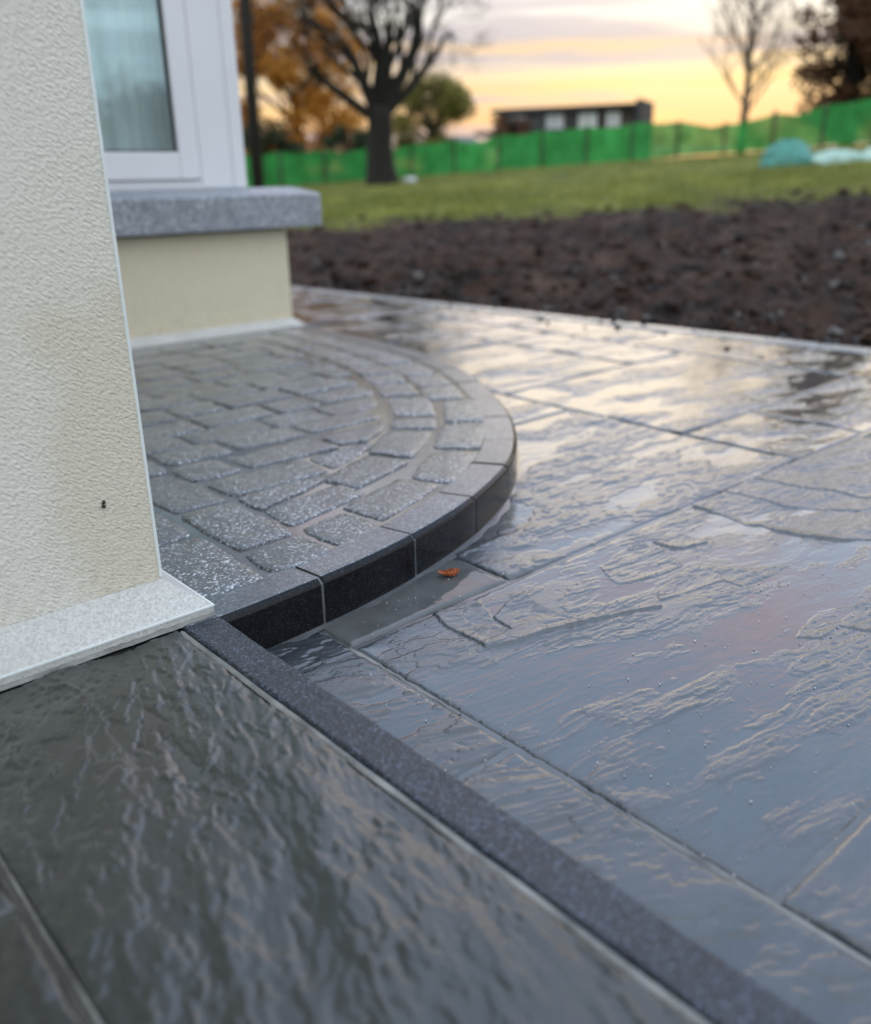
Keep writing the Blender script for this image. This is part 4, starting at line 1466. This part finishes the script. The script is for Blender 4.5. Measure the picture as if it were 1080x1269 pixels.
# ------------------------------------------------------------------ bungalow beyond the fence
Apt = Vector((37.4, 37.5, 0)); Bpt = Vector((40.75, 30.55, 0))
du = (Bpt-Apt).normalized(); dn = Vector((-du.y, du.x, 0))
if dn.dot(Apt) < 0: dn = -dn
Lh = (Bpt-Apt).length
hz = 1.2
bung = thing('bungalow', 'low dark roofed bungalow with a row of white window panels behind the fence', 'house', (Apt.x, Apt.y, hz))


def hbox(name, u0, u1, n0, n1, z0, z1, mat, parent):
    q_ = MB()
    vs = []
    for z_ in (z0, z1):
        for (u_, n_) in ((u0, n0), (u1, n0), (u1, n1), (u0, n1)):
            P = Apt + du*u_ + dn*n_
            vs.append((P.x, P.y, z_))
    q_.add(vs, [(3, 2, 1, 0), (4, 5, 6, 7), (0, 1, 5, 4), (1, 2, 6, 5), (2, 3, 7, 6), (3, 0, 4, 7)])
    return q_.build(name, mat, parent)


hbox('wall', 0.3, Lh-0.15, 0, 2.6, hz-0.4, 3.60, M_brownwall, bung)
hbox('roof', 0.0, Lh, -0.45, 2.9, 3.601, 3.82, M_roof, bung)
hbox('lower_roof', -0.7, Lh*0.55, -1.2, -0.002, 2.50, 2.72, M_roof, bung)
hbox('gable_wall', Lh+0.001, Lh+0.3, -0.5, 2.9, hz-0.4, 3.98, M_roof, bung)
for u0, u1, mt in ((0.8, 1.7, M_whitepan), (1.85, 2.7, M_darkpane), (3.0, 3.8, M_whitepan), (3.95, 4.6, M_darkpane), (4.75, 5.6, M_whitepan), (5.75, 6.1, M_darkpane), (6.2, 6.8, M_whitepan)):
    f = hbox('window', u0-0.06, u1+0.06, -0.05, -0.002, 2.75, 3.46, M_whitepan if mt is M_whitepan else M_brownwall, bung)
    hbox('pane', u0, u1, -0.07, -0.051, 2.81, 3.40, mt, f)
    hbox('mullion', (u0+u1)/2-0.025, (u0+u1)/2+0.025, -0.09, -0.071, 2.81, 3.40, M_brownwall, f)
hbox('gutter', 0.0, Lh, -0.53, -0.452, 3.62, 3.72, M_darkpane, bung)
hbox('drainpipe', 2.78, 2.84, -0.12, -0.052, hz-0.3, 3.60, M_darkpane, bung)
# grey gabled outbuilding
ox, oy = 33.5, 36.5
shed = thing('shed', 'small pale grey shed with pitched roof left of the bungalow', 'shed', (ox, oy, 1.0))
q = MB(); q.box(ox-1.2, ox+1.2, oy-1.0, oy+1.0, 0.6, 1.75)
q.build('wall', M_stone, shed)
q = MB()
q.add([(ox-1.35, oy-1.1, 1.72), (ox+1.35, oy-1.1, 1.72), (ox+1.35, oy+1.1, 1.72), (ox-1.35, oy+1.1, 1.72), (ox-1.35, oy, 2.45), (ox+1.35, oy, 2.45)], [(0, 1, 5, 4), (2, 3, 4, 5), (0, 4, 3), (1, 2, 5)])
q.build('roof', M_stone, shed)

# ------------------------------------------------------------------ plastic wrapped heaps by the fence
def heap(label, x, y, sxx, syy, szz, rot_, mat, seed, name='sheeted_heap'):
    nu, nv = 44, 18
    z0 = gz(x, y)
    vs = []
    for i in range(nv+1):
        ph = (math.pi/2)*i/nv
        for k in range(nu):
            t = 2*math.pi*k/nu
            f = 1 + 0.16*float(fbm(np.array(math.cos(t)*1.4+i*0.12), np.array(math.sin(t)*1.4), seed, 3)) + 0.05*math.sin(5*t+seed) + 0.34*abs(float(fbm(np.array(t*1.6+i*0.05), np.array(i*0.55), seed+9, 3)))
            a_ = sxx*math.cos(ph)**0.7*math.cos(t)*f; b_ = syy*math.cos(ph)**0.7*math.sin(t)*f
            vs.append((x + a_*math.cos(rot_) - b_*math.sin(rot_), y + a_*math.sin(rot_) + b_*math.cos(rot_), z0-0.03 + szz*math.sin(ph)*f))
    fs = [(i*nu+k, i*nu+(k+1) % nu, i*nu+nu+(k+1) % nu, i*nu+nu+k) for i in range(nv) for k in range(nu)]
    o = mk(name, vs, fs, mat, smooth=True, loc=(x, y, z0))
    return tag(o, label, 'heap', 'plastic sheeted heaps by the fence')


heap('tall teal plastic covered heap at the left of the three by the fence', 15.0, 8.15, 0.42, 0.30, 0.36, R(-55), M_teal, 1)
heap('low pale green plastic covered heap, middle one by the fence', 15.3, 7.45, 0.42, 0.28, 0.19, R(-60), M_palewrap, 2)
heap('low pale plastic covered heap at the right edge by the fence', 15.6, 6.75, 0.40, 0.28, 0.20, R(-60), M_palewrap, 3)
heap('small white plastic scrap heap on the grass beside the big tree trunk', 13.55, 16.2, 0.16, 0.12, 0.12, R(-50), M_whitepan, 4)
